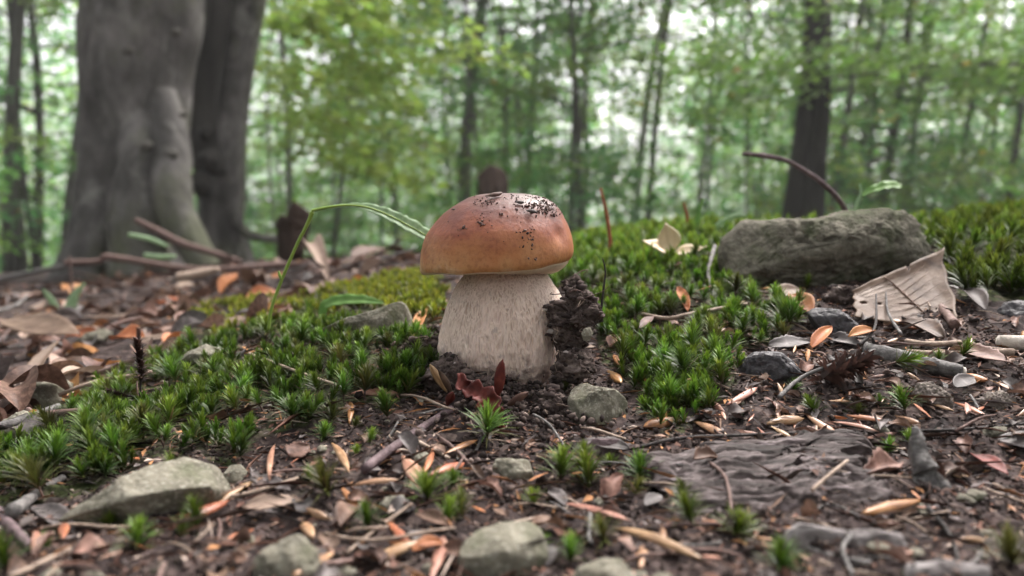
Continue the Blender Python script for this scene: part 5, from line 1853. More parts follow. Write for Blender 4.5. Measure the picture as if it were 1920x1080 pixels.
LEAVES = [
    (2, 598, 152, 628, 70, 'leaf_dry', 'large flat pale leaf at the left edge', dict(curl=.1, cup=.12, h1=.03, h2=.022, veins=6, d1=.80, d2=.72)),
    (40, 740, 110, 640, 30, 'leaf_dry', 'rolled pale tan leaf below the large flat one at left', dict(curl=.12, cup=.9, d1=.53, d2=.60)),
    (212, 668, 272, 662, 44, 'leaf_orange', 'rust-orange leaf in the litter behind the dead moss shoot', dict(cup=.6, h1=.012, h2=.012)),
    (660, 505, 760, 492, 48, 'leaf_brown', 'reddish brown leaf left of the cap in the litter', dict(cup=.4, h1=.02, h2=.02)),
    (580, 500, 620, 540, 36, 'leaf_pale', 'standing tan leaf behind the seedling stem', dict(cup=.9, h1=.03)),
    (540, 862, 580, 845, 60, 'leaf_brown', 'flat olive brown leaf piece in the lower left litter', dict(curl=.1, cup=.1, ragged=.2)),
    (1800, 452, 1875, 446, 34, 'leaf_dark', 'dark curled leaf on the moss right of the grey rock', dict(curl=.9, cup=.3, h1=.006, h2=.004)),
    (1745, 440, 1790, 440, 20, 'leaf_brown', 'brown leaf at the right end of the grey rock', dict(curl=.3, h1=.004, h2=.004)),
    (1860, 492, 1885, 480, 18, 'leaf_orange', 'small rust leaf on the far right moss', dict(h1=.006, h2=.006)),
    (1800, 560, 1850, 590, 40, 'leaf_dark', 'dark curled leaf behind the big dry one', dict(curl=.6, cup=.5, h1=.004)),
    (1500, 560, 1440, 580, 40, 'leaf_pale', 'whitish pink leaf piece left of the ridged husk', dict(cup=.3, h1=.004, h2=.004)),
    (1520, 610, 1480, 575, 40, 'leaf_orange', 'rust brown leaf curled around the ridged husk', dict(cup=.6, h1=.004, h2=.006)),
    (1440, 655, 1530, 650, 36, 'leaf_grey', 'greyish wilted leaf behind the pitted dark husk', dict(cup=.3, ragged=.2)),
    (1550, 640, 1620, 660, 34, 'leaf_grey', 'grey curled leaf left of the dark stick', dict(cup=.5, ragged=.2)),
    (1520, 660, 1560, 636, 26, 'leaf_orange', 'orange leaf scrap between the two dark husks', dict(cup=.6, h2=.005)),
    (1640, 640, 1590, 652, 26, 'leaf_orange', 'orange leaf scrap at the left end of the dark stick', dict(cup=.6, h1=.004, h2=.004)),
    (1690, 610, 1770, 640, 60, 'leaf_brown', 'rust brown leaf below the big dry one', dict(cup=.4, ragged=.15)),
    (1780, 660, 1900, 690, 44, 'leaf_brown', 'brown leaf scraps right of the dark stick', dict(cup=.3, ragged=.25)),
    (1820, 860, 1890, 900, 36, 'leaf_red', 'dull crimson leaf scrap near the right edge', dict(cup=.3)),
    (1870, 830, 1960, 850, 60, 'leaf_grey', 'dull grey leaf at the right edge', dict(cup=.3, curl=.1)),
    (1620, 905, 1690, 880, 44, 'leaf_brown', 'brown crumpled leaf left of the forked wood fragment', dict(cup=.8, wave=.2, ragged=.3)),
    (1300, 895, 1345, 890, 36, 'leaf_brown', 'brown tufted husk scrap on the rotten log', dict(cup=.7, ragged=.3, h1=.005, h2=.005)),
    (1200, 640, 1225, 615, 18, 'leaf_brown', 'small brown leaf scrap in the right moss', dict(h1=.005, h2=.005)),
    (1290, 590, 1270, 560, 20, 'leaf_orange', 'orange leaf scrap upright in the right moss', dict(cup=.7, h2=.006)),
    (1215, 548, 1250, 552, 20, 'leaf_grey', 'small pale grey scrap on the right moss bank', dict(h1=.006, h2=.006)),
    (700, 640, 760, 615, 34, 'leaf_dark', 'dark red-brown leaf in front of the wedge stone', dict(cup=.4, ragged=.2, h2=.004)),
    (778, 640, 800, 600, 20, 'leaf_orange', 'pointed rust leaf tip right of the wedge stone', dict(cup=.6, h2=.006)),
    (470, 905, 545, 930, 30, 'leaf_grey', 'pale grey leaf strip beside the round stone', dict(curl=.2)),
    (455, 962, 570, 950, 40, 'leaf_pale', 'dusty pale leaf strip in the lower left litter', dict(curl=.2, ragged=.15)),
    (1060, 960, 1030, 930, 30, 'leaf_grey', 'lilac grey leaf scrap at the tip of the reddish bud scale', dict(cup=.5)),
    (1180, 850, 1090, 836, 36, 'leaf_grey', 'lilac grey flake under the olive grey stone', dict(curl=.15, ragged=.1)),
    (1210, 960, 1240, 940, 30, 'leaf_grey', 'pale pink scrap below the rotten log end', dict(cup=.3)),
    (780, 975, 850, 1000, 30, 'leaf_brown', 'brown leaf above the smooth bottom stone', dict(cup=.5)),
    (640, 1000, 670, 960, 44, 'leaf_brown', 'dark brown folded leaf in the lower left litter', dict(cup=.9)),
    (140, 1010, 60, 960, 40, 'leaf_grey', 'grey curled leaf beside the frayed grey root', dict(cup=.5)),
    (830, 1030, 770, 1045, 34, 'leaf_orange', 'orange leaf scrap at the bottom edge', dict(cup=.6)),
]
for x1, y1, x2, y2, w, m, lb, kw in LEAVES:
    flat_leaf(x1, y1, x2, y2, w, m, lb, **kw)

# fallen branches in front of the big beech
BR = [
    ([(120, 492), (185, 490), (200, 482), (270, 492), (340, 503), (420, 505), (520, 498), (640, 494), (790, 482)], 1.75, [10, 11, 14, 12, 13, 12, 13, 13, 9], 'twig_brown', 'long reddish fallen branch lying across the left litter'),
    ([(252, 412), (290, 430), (340, 456), (385, 470), (450, 490)], 2.1, [9, 12, 14, 13, 10], 'twig_brown', 'fallen branch propped up against the big beech roots'),
    ([(-40, 535), (40, 515), (130, 498), (200, 490)], 2.2, [10, 10, 9, 8], 'twig_grey', 'dark grey fallen branch at the left edge before the beech'),
    ([(240, 440), (280, 448), (315, 462)], 1.6, [8, 9, 4], 'leaf_silvery', 'pale lichen covered twig before the big beech root'),
    ([(270, 478), (300, 482), (330, 480)], 1.6, [9, 10, 6], 'leaf_silvery', 'second pale lichen covered twig just below the first'),
    ([(330, 520), (380, 512), (410, 505)], 1.4, [16, 18, 10], 'twig_pale', 'short pale wood splinter shining in the left litter'),
    ([(140, 600), (135, 540), (130, 480)], 1.5, [6, 6, 4], 'twig_brown', 'thin upright dead stalk in the left litter'),
    ([(470, 560), (540, 540), (640, 505), (720, 470), (752, 448)], 1.2, [7, 7, 6, 5, 3], 'twig_brown', 'thin brown twig slanting up behind the wedge stone'),
    ([(640, 500), (700, 490), (780, 465)], 1.5, [7, 6, 4], 'twig_grey', 'thin grey twig in the litter left of the cap'),
]
for pp, d, w, m, lb in BR:
    pts3 = [P(a, b, d + .02 * math.sin(i)) for i, (a, b) in enumerate(pp)]
    for p in pts3:
        p.z = max(p.z, gz(p.x, p.y) - .002)
    stalk(pts3, w, m, lb, 'branch', 'fallen_branch', 9)

# ------------------------------------------------------------------ telling look-alikes apart by what they lie beside
LM_FRONT = [(280, 930, 'the large pale stone'), (438, 885, 'the small round stone'), (940, 1030, 'the smooth bottom stone'), (957, 878, 'the small sandy stone'), (1120, 760, 'the olive grey stone'), (1330, 890, 'the left half of the rotten log'), (1530, 890, 'the right half of the rotten log'),
            (1745, 890, 'the forked wood fragment'), (1530, 1005, 'the darker bark chip'), (1650, 1005, 'the pale bark chip'), (760, 840, 'the thick purple twig'), (1440, 690, 'the pitted dark husk'), (1710, 680, 'the dark stick'), (1750, 740, 'the porous husk'), (1875, 750, 'the crumpled beige husk'),
            (1240, 1020, 'the long tan bud scale'), (900, 765, 'the red curled leaf'), (530, 1040, 'the earthy bottom stone'), (1575, 845, 'the stacked red-orange bud scales'), (620, 930, 'the star shaped moss shoot'), (1720, 600, 'the big dry leaf'), (1565, 605, 'the ridged husk'),
            (1780, 1055, 'the purplish bark chip'), (700, 740, 'the reddish pink bud scale'), (1135, 1060, 'the low bottom stone'), (60, 1050, 'the lower left corner'), (1890, 1000, 'the lower right corner'), (1385, 755, 'the pair of pink bud scales'), (1110, 970, 'the reddish bud scale'), (780, 900, 'the dusky pink bud scale'), (1860, 860, 'the crimson leaf scrap')]
LM_MOSS = [(690, 610, 'the wedge shaped stone'), (830, 650, 'the mushroom stem'), (280, 860, 'the large pale stone'), (510, 620, 'the seedling stem'), (260, 720, 'the dead brown moss shoot'), (60, 815, 'the grey stick'), (560, 735, 'the thin pale twig'), (440, 870, 'the small round stone'), (390, 660, 'the half hidden pale stone'),
           (1090, 590, 'the soil clod'), (1120, 755, 'the olive grey stone'), (1440, 690, 'the pitted dark husk'), (1400, 500, 'the long grey rock'), (1265, 470, 'the cream beechnut husk'), (1320, 760, 'the pink bud scales'), (1250, 620, 'the pale twig on the bank'), (1130, 500, 'the hair-thin dark stalk'), (1465, 600, 'the bright moss star')]
LM_LEFT = [(330, 470, 'the big beech roots'), (75, 605, 'the large flat pale leaf'), (240, 660, 'the rust-orange leaf'), (170, 630, 'the greenish flat stone'), (540, 520, 'the seedling stem'), (690, 560, 'the wedge shaped stone'), (550, 450, 'the dark stump'), (380, 660, 'the half hidden pale stone'), (80, 735, 'the flat patchy stone'), (400, 592, 'the low dark stone'), (710, 500, 'the reddish brown leaf'), (450, 500, 'the long fallen branch'), (130, 550, 'the upright dead stalk'), (30, 790, 'the edge stone')]
def to_px(p):
    t = (ZC - p.z) / p.y
    return 960 + F * p.x / p.y, 540 + F * (t - math.tan(TH)) / (1 + t * math.tan(TH))
def tone(me):
    n = me.materials[0].name
    for k, v in (('orange', 'orange'), ('pink', 'pinkish'), ('tan', 'tan'), ('pale', 'pale'), ('dark', 'dark'), ('grey', 'grey'), ('brown', 'brown'), ('black', 'blackish')):
        if k in n:
            return v
    return 'brown'

# ------------------------------------------------------------------ moss shoots
def moss_arrays(seed, nleaf=64, h=.013, lo=.30, length=.0105, width=.00078, seg=3, brown=False, dull=False):
    r = np.random.default_rng(seed)
    V, Fc, Cc = [], [], []
    k = 0
    bend = r.uniform(-.15, .15, 2)
    for i in range(nleaf):
        t = lo + (1 - lo) * (i / (nleaf - 1)) ** .9
        z = h * t
        c = np.array([bend[0] * z * t, bend[1] * z * t, z])
        az = i * 2.39996 + r.normal(0, .25)
        top = (t - lo) / (1 - lo)
        el = math.radians((4 + 42 * top if brown else 14 + 64 * top) + r.normal(0, 10))
        L = length * (1.0 - .25 * top) * r.uniform(.8, 1.15)
        o_ = np.array([math.cos(az), math.sin(az), 0])
        s = np.array([-math.sin(az), math.cos(az), 0])
        pts = [c]
        e = el + .30
        for q in range(seg):
            e2 = e - .24 * q
            pts.append(pts[-1] + (o_ * math.cos(e2) + np.array([0, 0, 1]) * math.sin(e2)) * L / seg)
        w = width * r.uniform(.8, 1.2)
        fold = np.array([0, 0, 1]) * w * .25
        b = [pts[0] - s * w * .4, pts[0] + s * w * .4]
        for q in range(1, seg):
            ww = w * (.5 if q == 1 else .36)
            b += [pts[q] - s * ww + fold, pts[q] + s * ww + fold]
        b.append(pts[-1])
        V += b
        for q in range(seg - 1):
            Fc.append((k + 2 * q, k + 2 * q + 1, k + 2 * q + 3, k + 2 * q + 2))
        Fc.append((k + 2 * (seg - 1), k + 2 * (seg - 1) + 1, k + 2 * seg))
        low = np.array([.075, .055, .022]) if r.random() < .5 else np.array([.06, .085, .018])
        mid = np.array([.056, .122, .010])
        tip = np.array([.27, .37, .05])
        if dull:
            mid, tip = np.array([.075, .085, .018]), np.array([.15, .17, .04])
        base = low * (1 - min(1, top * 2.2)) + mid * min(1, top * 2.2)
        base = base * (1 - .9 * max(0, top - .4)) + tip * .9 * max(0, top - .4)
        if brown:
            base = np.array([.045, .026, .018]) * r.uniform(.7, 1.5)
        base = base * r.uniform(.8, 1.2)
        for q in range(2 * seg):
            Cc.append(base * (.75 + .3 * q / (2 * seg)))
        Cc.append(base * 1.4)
        k += 2 * seg + 1
    return np.array(V), Fc, np.array(Cc), bend
mosses = []
for q in range(10):
    h = [.013, .011, .015, .010, .014, .012, .016, .009, .013, .011][q]
    V, Fc, Cc, bd = moss_arrays(q, 84 + 2 * q, h * .85, .50, .0112 + .0008 * (q % 4), dull=q in (3, 8))
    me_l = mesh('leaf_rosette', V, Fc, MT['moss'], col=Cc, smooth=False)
    pts_ = [Vector((bd[0] * h * t * t, bd[1] * h * t * t, h * t - .003 * (t == 0))) for t in (0, .5, .9)]
    v_, f_ = tube_arrays(pts_, [.0005, .00045, .0003], 5)
    me_s = mesh('moss_stem', v_, f_, MT['twig_brown'])
    mosses.append((me_l, me_s, (V, Fc, Cc)))
V, Fc, Cc, bd = moss_arrays(91, 120, .022, .10, .0085, .0017, brown=True)
mosses_dead = (mesh('leaf_rosette', V, Fc, MT['moss'], col=Cc, smooth=False),)

n_moss = 0
def moss_shoot(p, s, label, group, k, tilt=(0, 0), yaw=0.0):
    global n_moss
    o = ob('moss_shoot', mosses[k % 10][1], p, None, (tilt[0], tilt[1], yaw), s)
    tag(o, label, 'moss', group)
    c = ob('leaf_rosette', mosses[k % 10][0], (0, 0, 0), o)
    c['kind'] = 'stuff'
    n_moss += 1
    return o
SINGLE = [(328, 925, 1.0, 'green moss shoot growing up in front of the large pale stone'), (255, 1030, .95, 'moss shoot under the lower edge of the large pale stone'),
          (375, 1000, .9, 'moss shoot beneath the broad orange bud scale at lower left'), (622, 935, 1.0, 'star shaped moss shoot in the middle of the lower left litter'),
          (732, 790, .95, 'bright moss shoot above the thick purple twig'), (560, 785, .9, 'moss shoot above the tan bud scale at left'), (697, 995, .8, 'small moss shoot below the long pale foreground twig'),
          (802, 938, .95, 'moss shoot in front of the broad dusky pink bud scale'), (868, 972, .9, 'leaning moss shoot between the stone chip and the smooth stone'), (1048, 900, 1.0, 'moss shoot right of the small sandy stone'),
          (1108, 930, 1.1, 'fresh moss shoot above the reddish bud scale'), (1203, 902, .9, 'moss shoot at the left end of the rotten log'), (912, 828, 1.1, 'tall moss shoot in front of the red curled leaf'),
          (1140, 1015, .85, 'moss shoot beside the smooth stone at the bottom'), (1068, 1060, .8, 'moss shoot between the two bottom stones'), (1250, 775, 1.15, 'large bright moss shoot at the foot of the right moss bank'),
          (1300, 985, .9, 'moss shoot under the left end of the rotten log'), (1372, 1000, .9, 'moss shoot below the middle of the rotten log'), (1290, 950, .7, 'small moss shoot beside the red and white bud scale'),
          (1540, 780, .8, 'moss shoot in front of the dead moss branch'), (1703, 775, .9, 'moss shoot below the tip of the dead moss branch'), (1470, 1075, 1.0, 'moss shoot at the bottom edge left of the bark chip'),
          (1792, 678, .8, 'moss shoot behind the dark stick'), (620, 790, .8, 'small moss shoot between the orange and tan bud scales'), (600, 830, .7, 'tiny moss shoot left of the thick purple twig'),
          (790, 615, 1.0, 'dark moss shoot right beside the wedge shaped stone'), (1376, 520, 1.2, 'moss shoot against the left end of the long grey rock'), (1465, 610, 1.3, 'bright star of moss left of the ridged husk'),
          (1050, 735, .7, 'small moss shoot between the stem and the olive grey stone'), (850, 910, .6, 'small moss shoot behind the stone chip'), (1760, 680, .6, 'small moss shoot by the right end of the dark stick'),
          (20, 1070, 1.1, 'moss shoot in the lower left corner'), (190, 1000, .8, 'blueish moss shoot left of the large pale stone'), (1900, 1060, 1.0, 'moss shoot in the lower right corner'), (1510, 545, .8, 'small moss shoot under the long grey rock')]
rm = random.Random(3)
for i, (x, y, s, lb) in enumerate(SINGLE):
    p = G(x, min(y, 1078))
    moss_shoot(p - Vector((0, 0, .0040)), s * (1.05 if y < 960 else .85), lb, None, i, (rm.uniform(-.25, .35), rm.uniform(-.3, .3)), rm.uniform(0, 6.28))
more_ = [(340, 1005), (585, 905), (665, 850), (830, 990), (1000, 945), (1165, 930), (1090, 870), (1010, 1030), (1660, 850), (1650, 760), (1600, 770), (1480, 735), (100, 1030), (690, 830), (720, 760), (660, 800), (1150, 870), (1700, 830)]
for i, (x, y) in enumerate(more_):
    p = G(x, min(y, 1078))
    sz_ = rm.uniform(.5, .9)
    moss_shoot(p - Vector((0, 0, .005)), sz_ * .95, '%s moss tuft %s' % ('little' if sz_ < .7 else 'bushy', beside(x, y, LM_FRONT)), 'moss tufts strewn over the foreground', i + 3, (rm.uniform(-.4, .4), rm.uniform(-.4, .4)), rm.uniform(0, 6.28))
# dead brown moss shoot standing on the left mound, and the dead branch of moss on the right
g = G(258, 765)
dm = tag(ob('dead_moss_shoot', mosses[6][1], g), 'dead dark brown moss shoot with two tufts rising over the left mound', 'moss')
dd_ = g.y - .012
for a_, tip_, k_ in ((P(262, 752, dd_), P(268, 640, dd_), 1.0), (P(262, 745, dd_), P(196, 735, dd_ - .004), .9)):
    ax_ = tip_ - a_
    tube('dead_stem', [a_ - g, (a_ + ax_ * .5) - g, (a_ + ax_ * .95) - g], [.0006, .0005, .0003], MT['twig_black'], 6, .1, 1, 3, dm)
    c_ = ob('tuft', mosses_dead[0], None, dm)
    c_.matrix_local = Matrix.Translation(a_ - g + ax_ * .25) @ ax_.to_track_quat('Z', 'Y').to_matrix().to_4x4() @ Matrix.Scale(ax_.length * .75 / .024 * k_, 4)
    c_['kind'] = 'stuff'
ga_, gb_ = lift(G(1530, 735), .006), lift(G(1650, 712), .010)
dmb = tag(ob('dead_moss_shoot', mosses_dead[0], None, mw=Matrix.Translation(ga_) @ (gb_ - ga_).to_track_quat('Z', 'Y').to_matrix().to_4x4() @ Matrix.Scale(1.25, 4)), 'brown dead moss branch lying with bristly leaves at right', 'moss')
moss_shoot(lift(G(1652, 722), .009), 1.0, 'green living tip at the end of the dead moss branch', None, 4, (0.2, 1.2), 0)

# the dense cushions: the nearest shoots one by one, the rest as one carpet
def on_screen_samples(poly, n, r):
    xs, ys = [p[0] for p in poly], [p[1] for p in poly]
    out = []
    while len(out) < n:
        x, y = r.uniform(min(xs), max(xs)), r.uniform(min(ys), max(ys))
        if inpoly(np.array([x]), np.array([y]), poly)[0]:
            out.append((x, y))
    return out
KEEP_OFF = [STONES[i][0] for i in (1, 2, 3, 8)]
def blocked(x, y):
    if inpoly(np.array([x]), np.array([y]), STONES[0][0])[0]:
        return True
    if 832 < x < 1050 and 500 < y < 745:
        return True
    return any(inpoly(np.array([x]), np.array([y - 6]), pl)[0] for pl in KEEP_OFF)
rs = np.random.default_rng(17)
cand = []
for poly, n, gname, lb in ((MOSS_LEFT, 150, 'moss shoots of the dense cushions', 'green star moss shoot of the dense mound left of the mushroom'),
                           (MOSS_RIGHT, 120, 'moss shoots of the dense cushions', 'green star moss shoot of the cushion right of the mushroom')):
    c = []
    tries = 0
    while len(c) < n and tries < 6000:
        tries += 1
        (x, y), = on_screen_samples(poly, 1, rs)
        if blocked(x, y):
            continue
        p = G(x, y)
        if p.y > .75 or fbm(np.array(x / 60.), np.array(y / 45.), 8, 2) < .0:
            continue
        if any((p - q).length < .0072 for q in c):
            continue
        c.append(p)
    for i, p in enumerate(c):
        nn = gnormal(p.x, p.y)
        sz_ = rm.uniform(.6, 1.1)
        moss_shoot(p - Vector((0, 0, .001)), sz_, '%s green star of moss %s' % ('tall' if sz_ > .94 else ('small' if sz_ < .76 else 'middling'), beside(*to_px(p), LM_MOSS)), gname, int(rs.integers(10)), (rm.uniform(-.3, .3) - nn.y * .6, rm.uniform(-.3, .3) + nn.x * .6), rm.uniform(0, 6.28))
def carpet(name, samples, label, smin, smax, lod, zoff=-.002, tint=(1, 1, 1)):
    Vs, Fs, F3, Cs = [], [], [], []
    k = 0
    r = np.random.default_rng(len(samples))
    src = []
    for q in range(6):
        V, Fc, Cc, _ = moss_arrays(300 + q, lod, .012, .4, .0104, .0011 if lod > 25 else .0016, 2)
        f4 = np.array([f for f in Fc if len(f) == 4], np.int32)
        f3 = np.array([f for f in Fc if len(f) == 3], np.int32)
        src.append((V, f4, f3, Cc))
    for p in samples:
        V, f4, f3, Cc = src[r.integers(6)]
        s = r.uniform(smin, smax)
        a, tx, ty = r.uniform(0, 6.28), r.normal(0, .22), r.normal(0, .22)
        Rm = np.array(Matrix.Rotation(tx, 3, 'X') @ Matrix.Rotation(ty, 3, 'Y') @ Matrix.Rotation(a, 3, 'Z'))
        Vs.append((V * s) @ Rm.T + np.array([p[0], p[1], p[2] + zoff * s]))
        Fs.append(f4 + k); F3.append(f3 + k)
        Cs.append(Cc * r.uniform(.65, 1.3) * np.array(tint) * (1 + r.normal(0, .07, 3)))
        k += len(V)
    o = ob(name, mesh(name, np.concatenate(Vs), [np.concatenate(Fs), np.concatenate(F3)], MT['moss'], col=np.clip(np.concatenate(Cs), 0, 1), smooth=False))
    return tag(o, label, 'moss', kind='stuff')
def world_samples(poly, n, dmin, dmax, r, gap=-.15):
    """Even cover of the ground inside an area, sampled in the ground plane."""
    hits = [G(x, y) for x, y in on_screen_samples(poly, 60, r)]
    xs = [h.x for h in hits]; ys = [min(h.y, dmax) for h in hits]
    x0, x1, y0, y1 = min(xs) - .02, max(xs) + .02, max(dmin, min(ys) - .02), min(dmax, max(ys) + .06)
    out = []
    tot = 0
    while tot < n:
        x, y = r.uniform(x0, x1, n * 2), r.uniform(y0, y1, n * 2)
        z = H(x, y)
        px = 960 + F * x / y
        t = (ZC - z) / y
        py = 540 + F * (t - math.tan(TH)) / (1 + t * math.tan(TH))
        ok = inpoly(px, py, poly) & (fbm(x * 45, y * 45, 8, 2) > gap)
        for pl in [STONES[0][0]]:
            ok &= ~(inpoly(px, py, pl) & (y < .62) & (y > .52))
        out.append(np.stack([x, y, z], 1)[ok])
        tot += ok.sum()
        if ok.sum() == 0:
            break
    return np.concatenate(out)[:n]
crest = world_samples(MOSS_CREST, 900, .5, 1.3, rs, -.12)
far_r = world_samples(MOSS_FAR, 900, .42, 1.3, rs, -.16)
back_l = world_samples(MOSS_BACK, 1700, .45, 1.1, rs, -.02)
# moss continues over the crest, out of the line of sight
extra_m = []
for _ in range(1350):
    y = rs.uniform(.62, 1.3)
    x = rs.uniform(-.04, .78) * y
    extra_m.append((x, y, float(H(x, y))))
carpet('moss_carpet', list(crest) + extra_m, 'bright green moss carpet on the crest behind the mushroom', .7, 1.5, 40, tint=(1.0, .92, 1))
carpet('moss_carpet', list(far_r), 'bright green moss carpet right of the grey rock', .8, 1.7, 44, tint=(1.0, 1.0, 1))
carpet('moss_carpet', list(back_l), 'low olive moss carpet behind the wedge shaped stone', .45, .85, 22, tint=(1.35, 1.05, .8))
carpet('moss_carpet', list(world_samples(MOSS_LEFT, 850, .3, .75, rs, .0)), 'shorter moss filling the mound left of the mushroom', .45, .95, 44, tint=(1.05, 1.0, .9))
carpet('moss_carpet', list(world_samples(MOSS_RIGHT, 760, .3, .75, rs, .0)), 'shorter moss filling the bank right of the mushroom', .45, .95, 44, tint=(1.1, 1.03, .9))

# ------------------------------------------------------------------ loose litter
_last = [None]
def PK(me):
    _last[0] = me
    return me
def LASTTONE():
    return tone(_last[0])
def place(name, me, p, yaw, tilt, s, label, cat, group, up=.0008):
    n = gnormal(p.x, min(p.y, 3))
    base = Matrix.Translation(p + Vector((0, 0, up))) @ n.to_track_quat('Z', 'Y').to_matrix().to_4x4()
    mw = base @ Matrix.Rotation(yaw, 4, 'Z') @ Matrix.Rotation(tilt[0], 4, 'X') @ Matrix.Rotation(tilt[1], 4, 'Y') @ Matrix.Scale(s, 4)
    return tag(ob(name, me, mw=mw), label, cat, group)

sc_mats = ['scale_orange', 'scale_pink', 'scale_tan', 'scale_orange', 'leaf_brown', 'leaf_orange']
scale_vars = []
for k in range(12):
    L = .0145 + .001 * (k % 4)
    V, Fc = scale_arrays(L, .0026 + .0006 * (k % 3), k, 8, 4, depth=.5, bend=.02 + .02 * (k % 3))
    scale_vars.append(mesh('bud_scale', V, Fc, MT[sc_mats[k % 6]]))
frag_vars = []
fr_mats = ['leaf_brown', 'leaf_brown', 'leaf_dark', 'leaf_grey', 'leaf_brown', 'leaf_brown', 'leaf_dark', 'leaf_dark']
for k in range(16):
    V, Fc = leaf_arrays(.016 + .004 * (k % 3), .009 + .003 * (k % 2), 8, 5, [.2, .8, -.4, 1.1][k % 4], [.2, .6, .9][k % 3], .15, 5, k, .3, .5 + .1 * (k % 3))
    frag_vars.append(mesh('leaf_fragment', V, Fc, MT[fr_mats[k % 8]]))
leaf_vars = []
lf_mats = ['leaf_brown', 'leaf_pale', 'leaf_brown', 'leaf_brown', 'leaf_orange', 'leaf_grey', 'leaf_brown', 'leaf_pale']
for k in range(16):
    V, Fc = leaf_arrays(.056 + .008 * (k % 3), .032 + .004 * (k % 4), 14, 8, [.2, .9, 1.6, -.5][k % 4], [.15, .5, .8][k % 3], .10, 7, k, .06, .8, twist=[0, .5, -.6][k % 3])
    leaf_vars.append(mesh('fallen_leaf', V, Fc, MT[lf_mats[k % 8]]))
twig_vars = []
for k in range(8):
    L = .025 + .007 * (k % 4)
    pts_ = [Vector((L * t, L * .08 * math.sin(3 * t + k), L * .03 * math.sin(5 * t + k))) for t in np.linspace(0, 1, 6)]
    V, Fc = tube_arrays(pts_, [.0006 + .0002 * (k % 3)] * 5 + [.0003], 6, .1, k)
    twig_vars.append(mesh('twig', V, Fc, MT[['twig_pale', 'twig_brown', 'twig_grey', 'twig_pale'][k % 4]]))
peb_vars = []
for k in range(5):
    V, Fc = ico(3)
    nz = noise3(V, 1.3, k, 4)
    peb_vars.append(mesh('pebble', V * (1 + .28 * nz)[:, None] * np.array([1, .8, .6]) * .0036, Fc, MT['stone_grey']))

FRONT = [(-40, 900), (140, 960), (420, 900), (640, 770), (800, 740), (1000, 790), (1200, 830), (1300, 720), (1480, 640), (1620, 590), (1960, 560), (1960, 1090), (-40, 1090)]
def zone_front(x):
    return 'left foreground' if x < 640 else ('middle foreground' if x < 1240 else 'right foreground')
def off_objects(x, y):
    return any(inpoly(np.array([x]), np.array([y]), STONES[i][0])[0] for i in (1, 3, 4, 5, 6, 7)) or (840 < x < 1040 and y < 740)
def sprinkle(n, poly, fn, avoid=True):
    c = 0
    while c < n:
        (x, y), = on_screen_samples(poly, 1, rs)
        if avoid and off_objects(x, y):
            continue
        fn(x, y, G(x, y))
        c += 1
RIGHTLIT = [(1380, 730), (1500, 640), (1620, 570), (1800, 600), (1930, 640), (1930, 800), (1700, 810), (1400, 830), (1280, 800)]
def f_scale(x, y, p):
    z = zone_front(x)
    place('bud_scale', PK(scale_vars[rs.integers(12)]), p, rs.uniform(0, 6.28), (rs.normal(0, .5), rs.normal(0, .18)), rs.uniform(.38, .8), '%s shed bud scale %s' % (LASTTONE(), beside(x, y, LM_FRONT)), 'bud scale', 'bud scales of the foreground litter')
sprinkle(75, FRONT, f_scale)
sprinkle(70, RIGHTLIT, f_scale)
def f_frag(x, y, p):
    z = zone_front(x)
    place('leaf_fragment', PK(frag_vars[rs.integers(16)]), p, rs.uniform(0, 6.28), (rs.normal(0, .35), rs.normal(0, .3)), rs.uniform(.25, .62), 'small %s leaf fragment %s' % (LASTTONE(), beside(x, y, LM_FRONT)), 'leaf fragment', 'leaf fragments of the foreground litter')
sprinkle(190, FRONT, f_frag)
sprinkle(105, RIGHTLIT, f_frag)
def f_twig(x, y, p):
    z = zone_front(x)
    place('twig', PK(twig_vars[rs.integers(8)]), p, rs.uniform(0, 6.28), (0, rs.normal(0, .15)), rs.uniform(.4, .9), 'thin broken %s twig %s' % (LASTTONE(), beside(x, y, LM_FRONT)), 'twig', 'thin twigs of the foreground litter', .0015)
sprinkle(95, FRONT, f_twig)
def f_peb(x, y, p):
    z = zone_front(x)
    place('pebble', peb_vars[rs.integers(5)], p, rs.uniform(0, 6.28), (0, 0), rs.uniform(.3, .9), 'small grey pebble %s' % beside(x, y, LM_FRONT), 'pebble', 'pebbles of the foreground', 0)
sprinkle(50, FRONT, f_peb)
# bits of litter inside the moss
def f_mossbits(x, y, p):
    side = 'left' if x < 900 else 'right'
    if rs.random() < .5:
        place('bud_scale', PK(scale_vars[rs.integers(12)]), p, rs.uniform(0, 6.28), (rs.normal(0, .5), rs.normal(0, .3)), rs.uniform(.5, .9), '%s bud scale in the moss %s' % (LASTTONE(), beside(x, y, LM_MOSS)), 'bud scale', 'bud scales in the moss', .004)
    else:
        place('leaf_fragment', PK(frag_vars[rs.integers(16)]), p, rs.uniform(0, 6.28), (rs.normal(0, .4), rs.normal(0, .4)), rs.uniform(.4, .8), '%s leaf fragment in the moss %s' % (LASTTONE(), beside(x, y, LM_MOSS)), 'leaf fragment', 'leaf fragments in the moss', .003)
sprinkle(30, MOSS_LEFT, f_mossbits)
sprinkle(36, MOSS_RIGHT, f_mossbits)
sprinkle(16, MOSS_CREST, f_mossbits)
sprinkle(12, MOSS_FAR, f_mossbits)
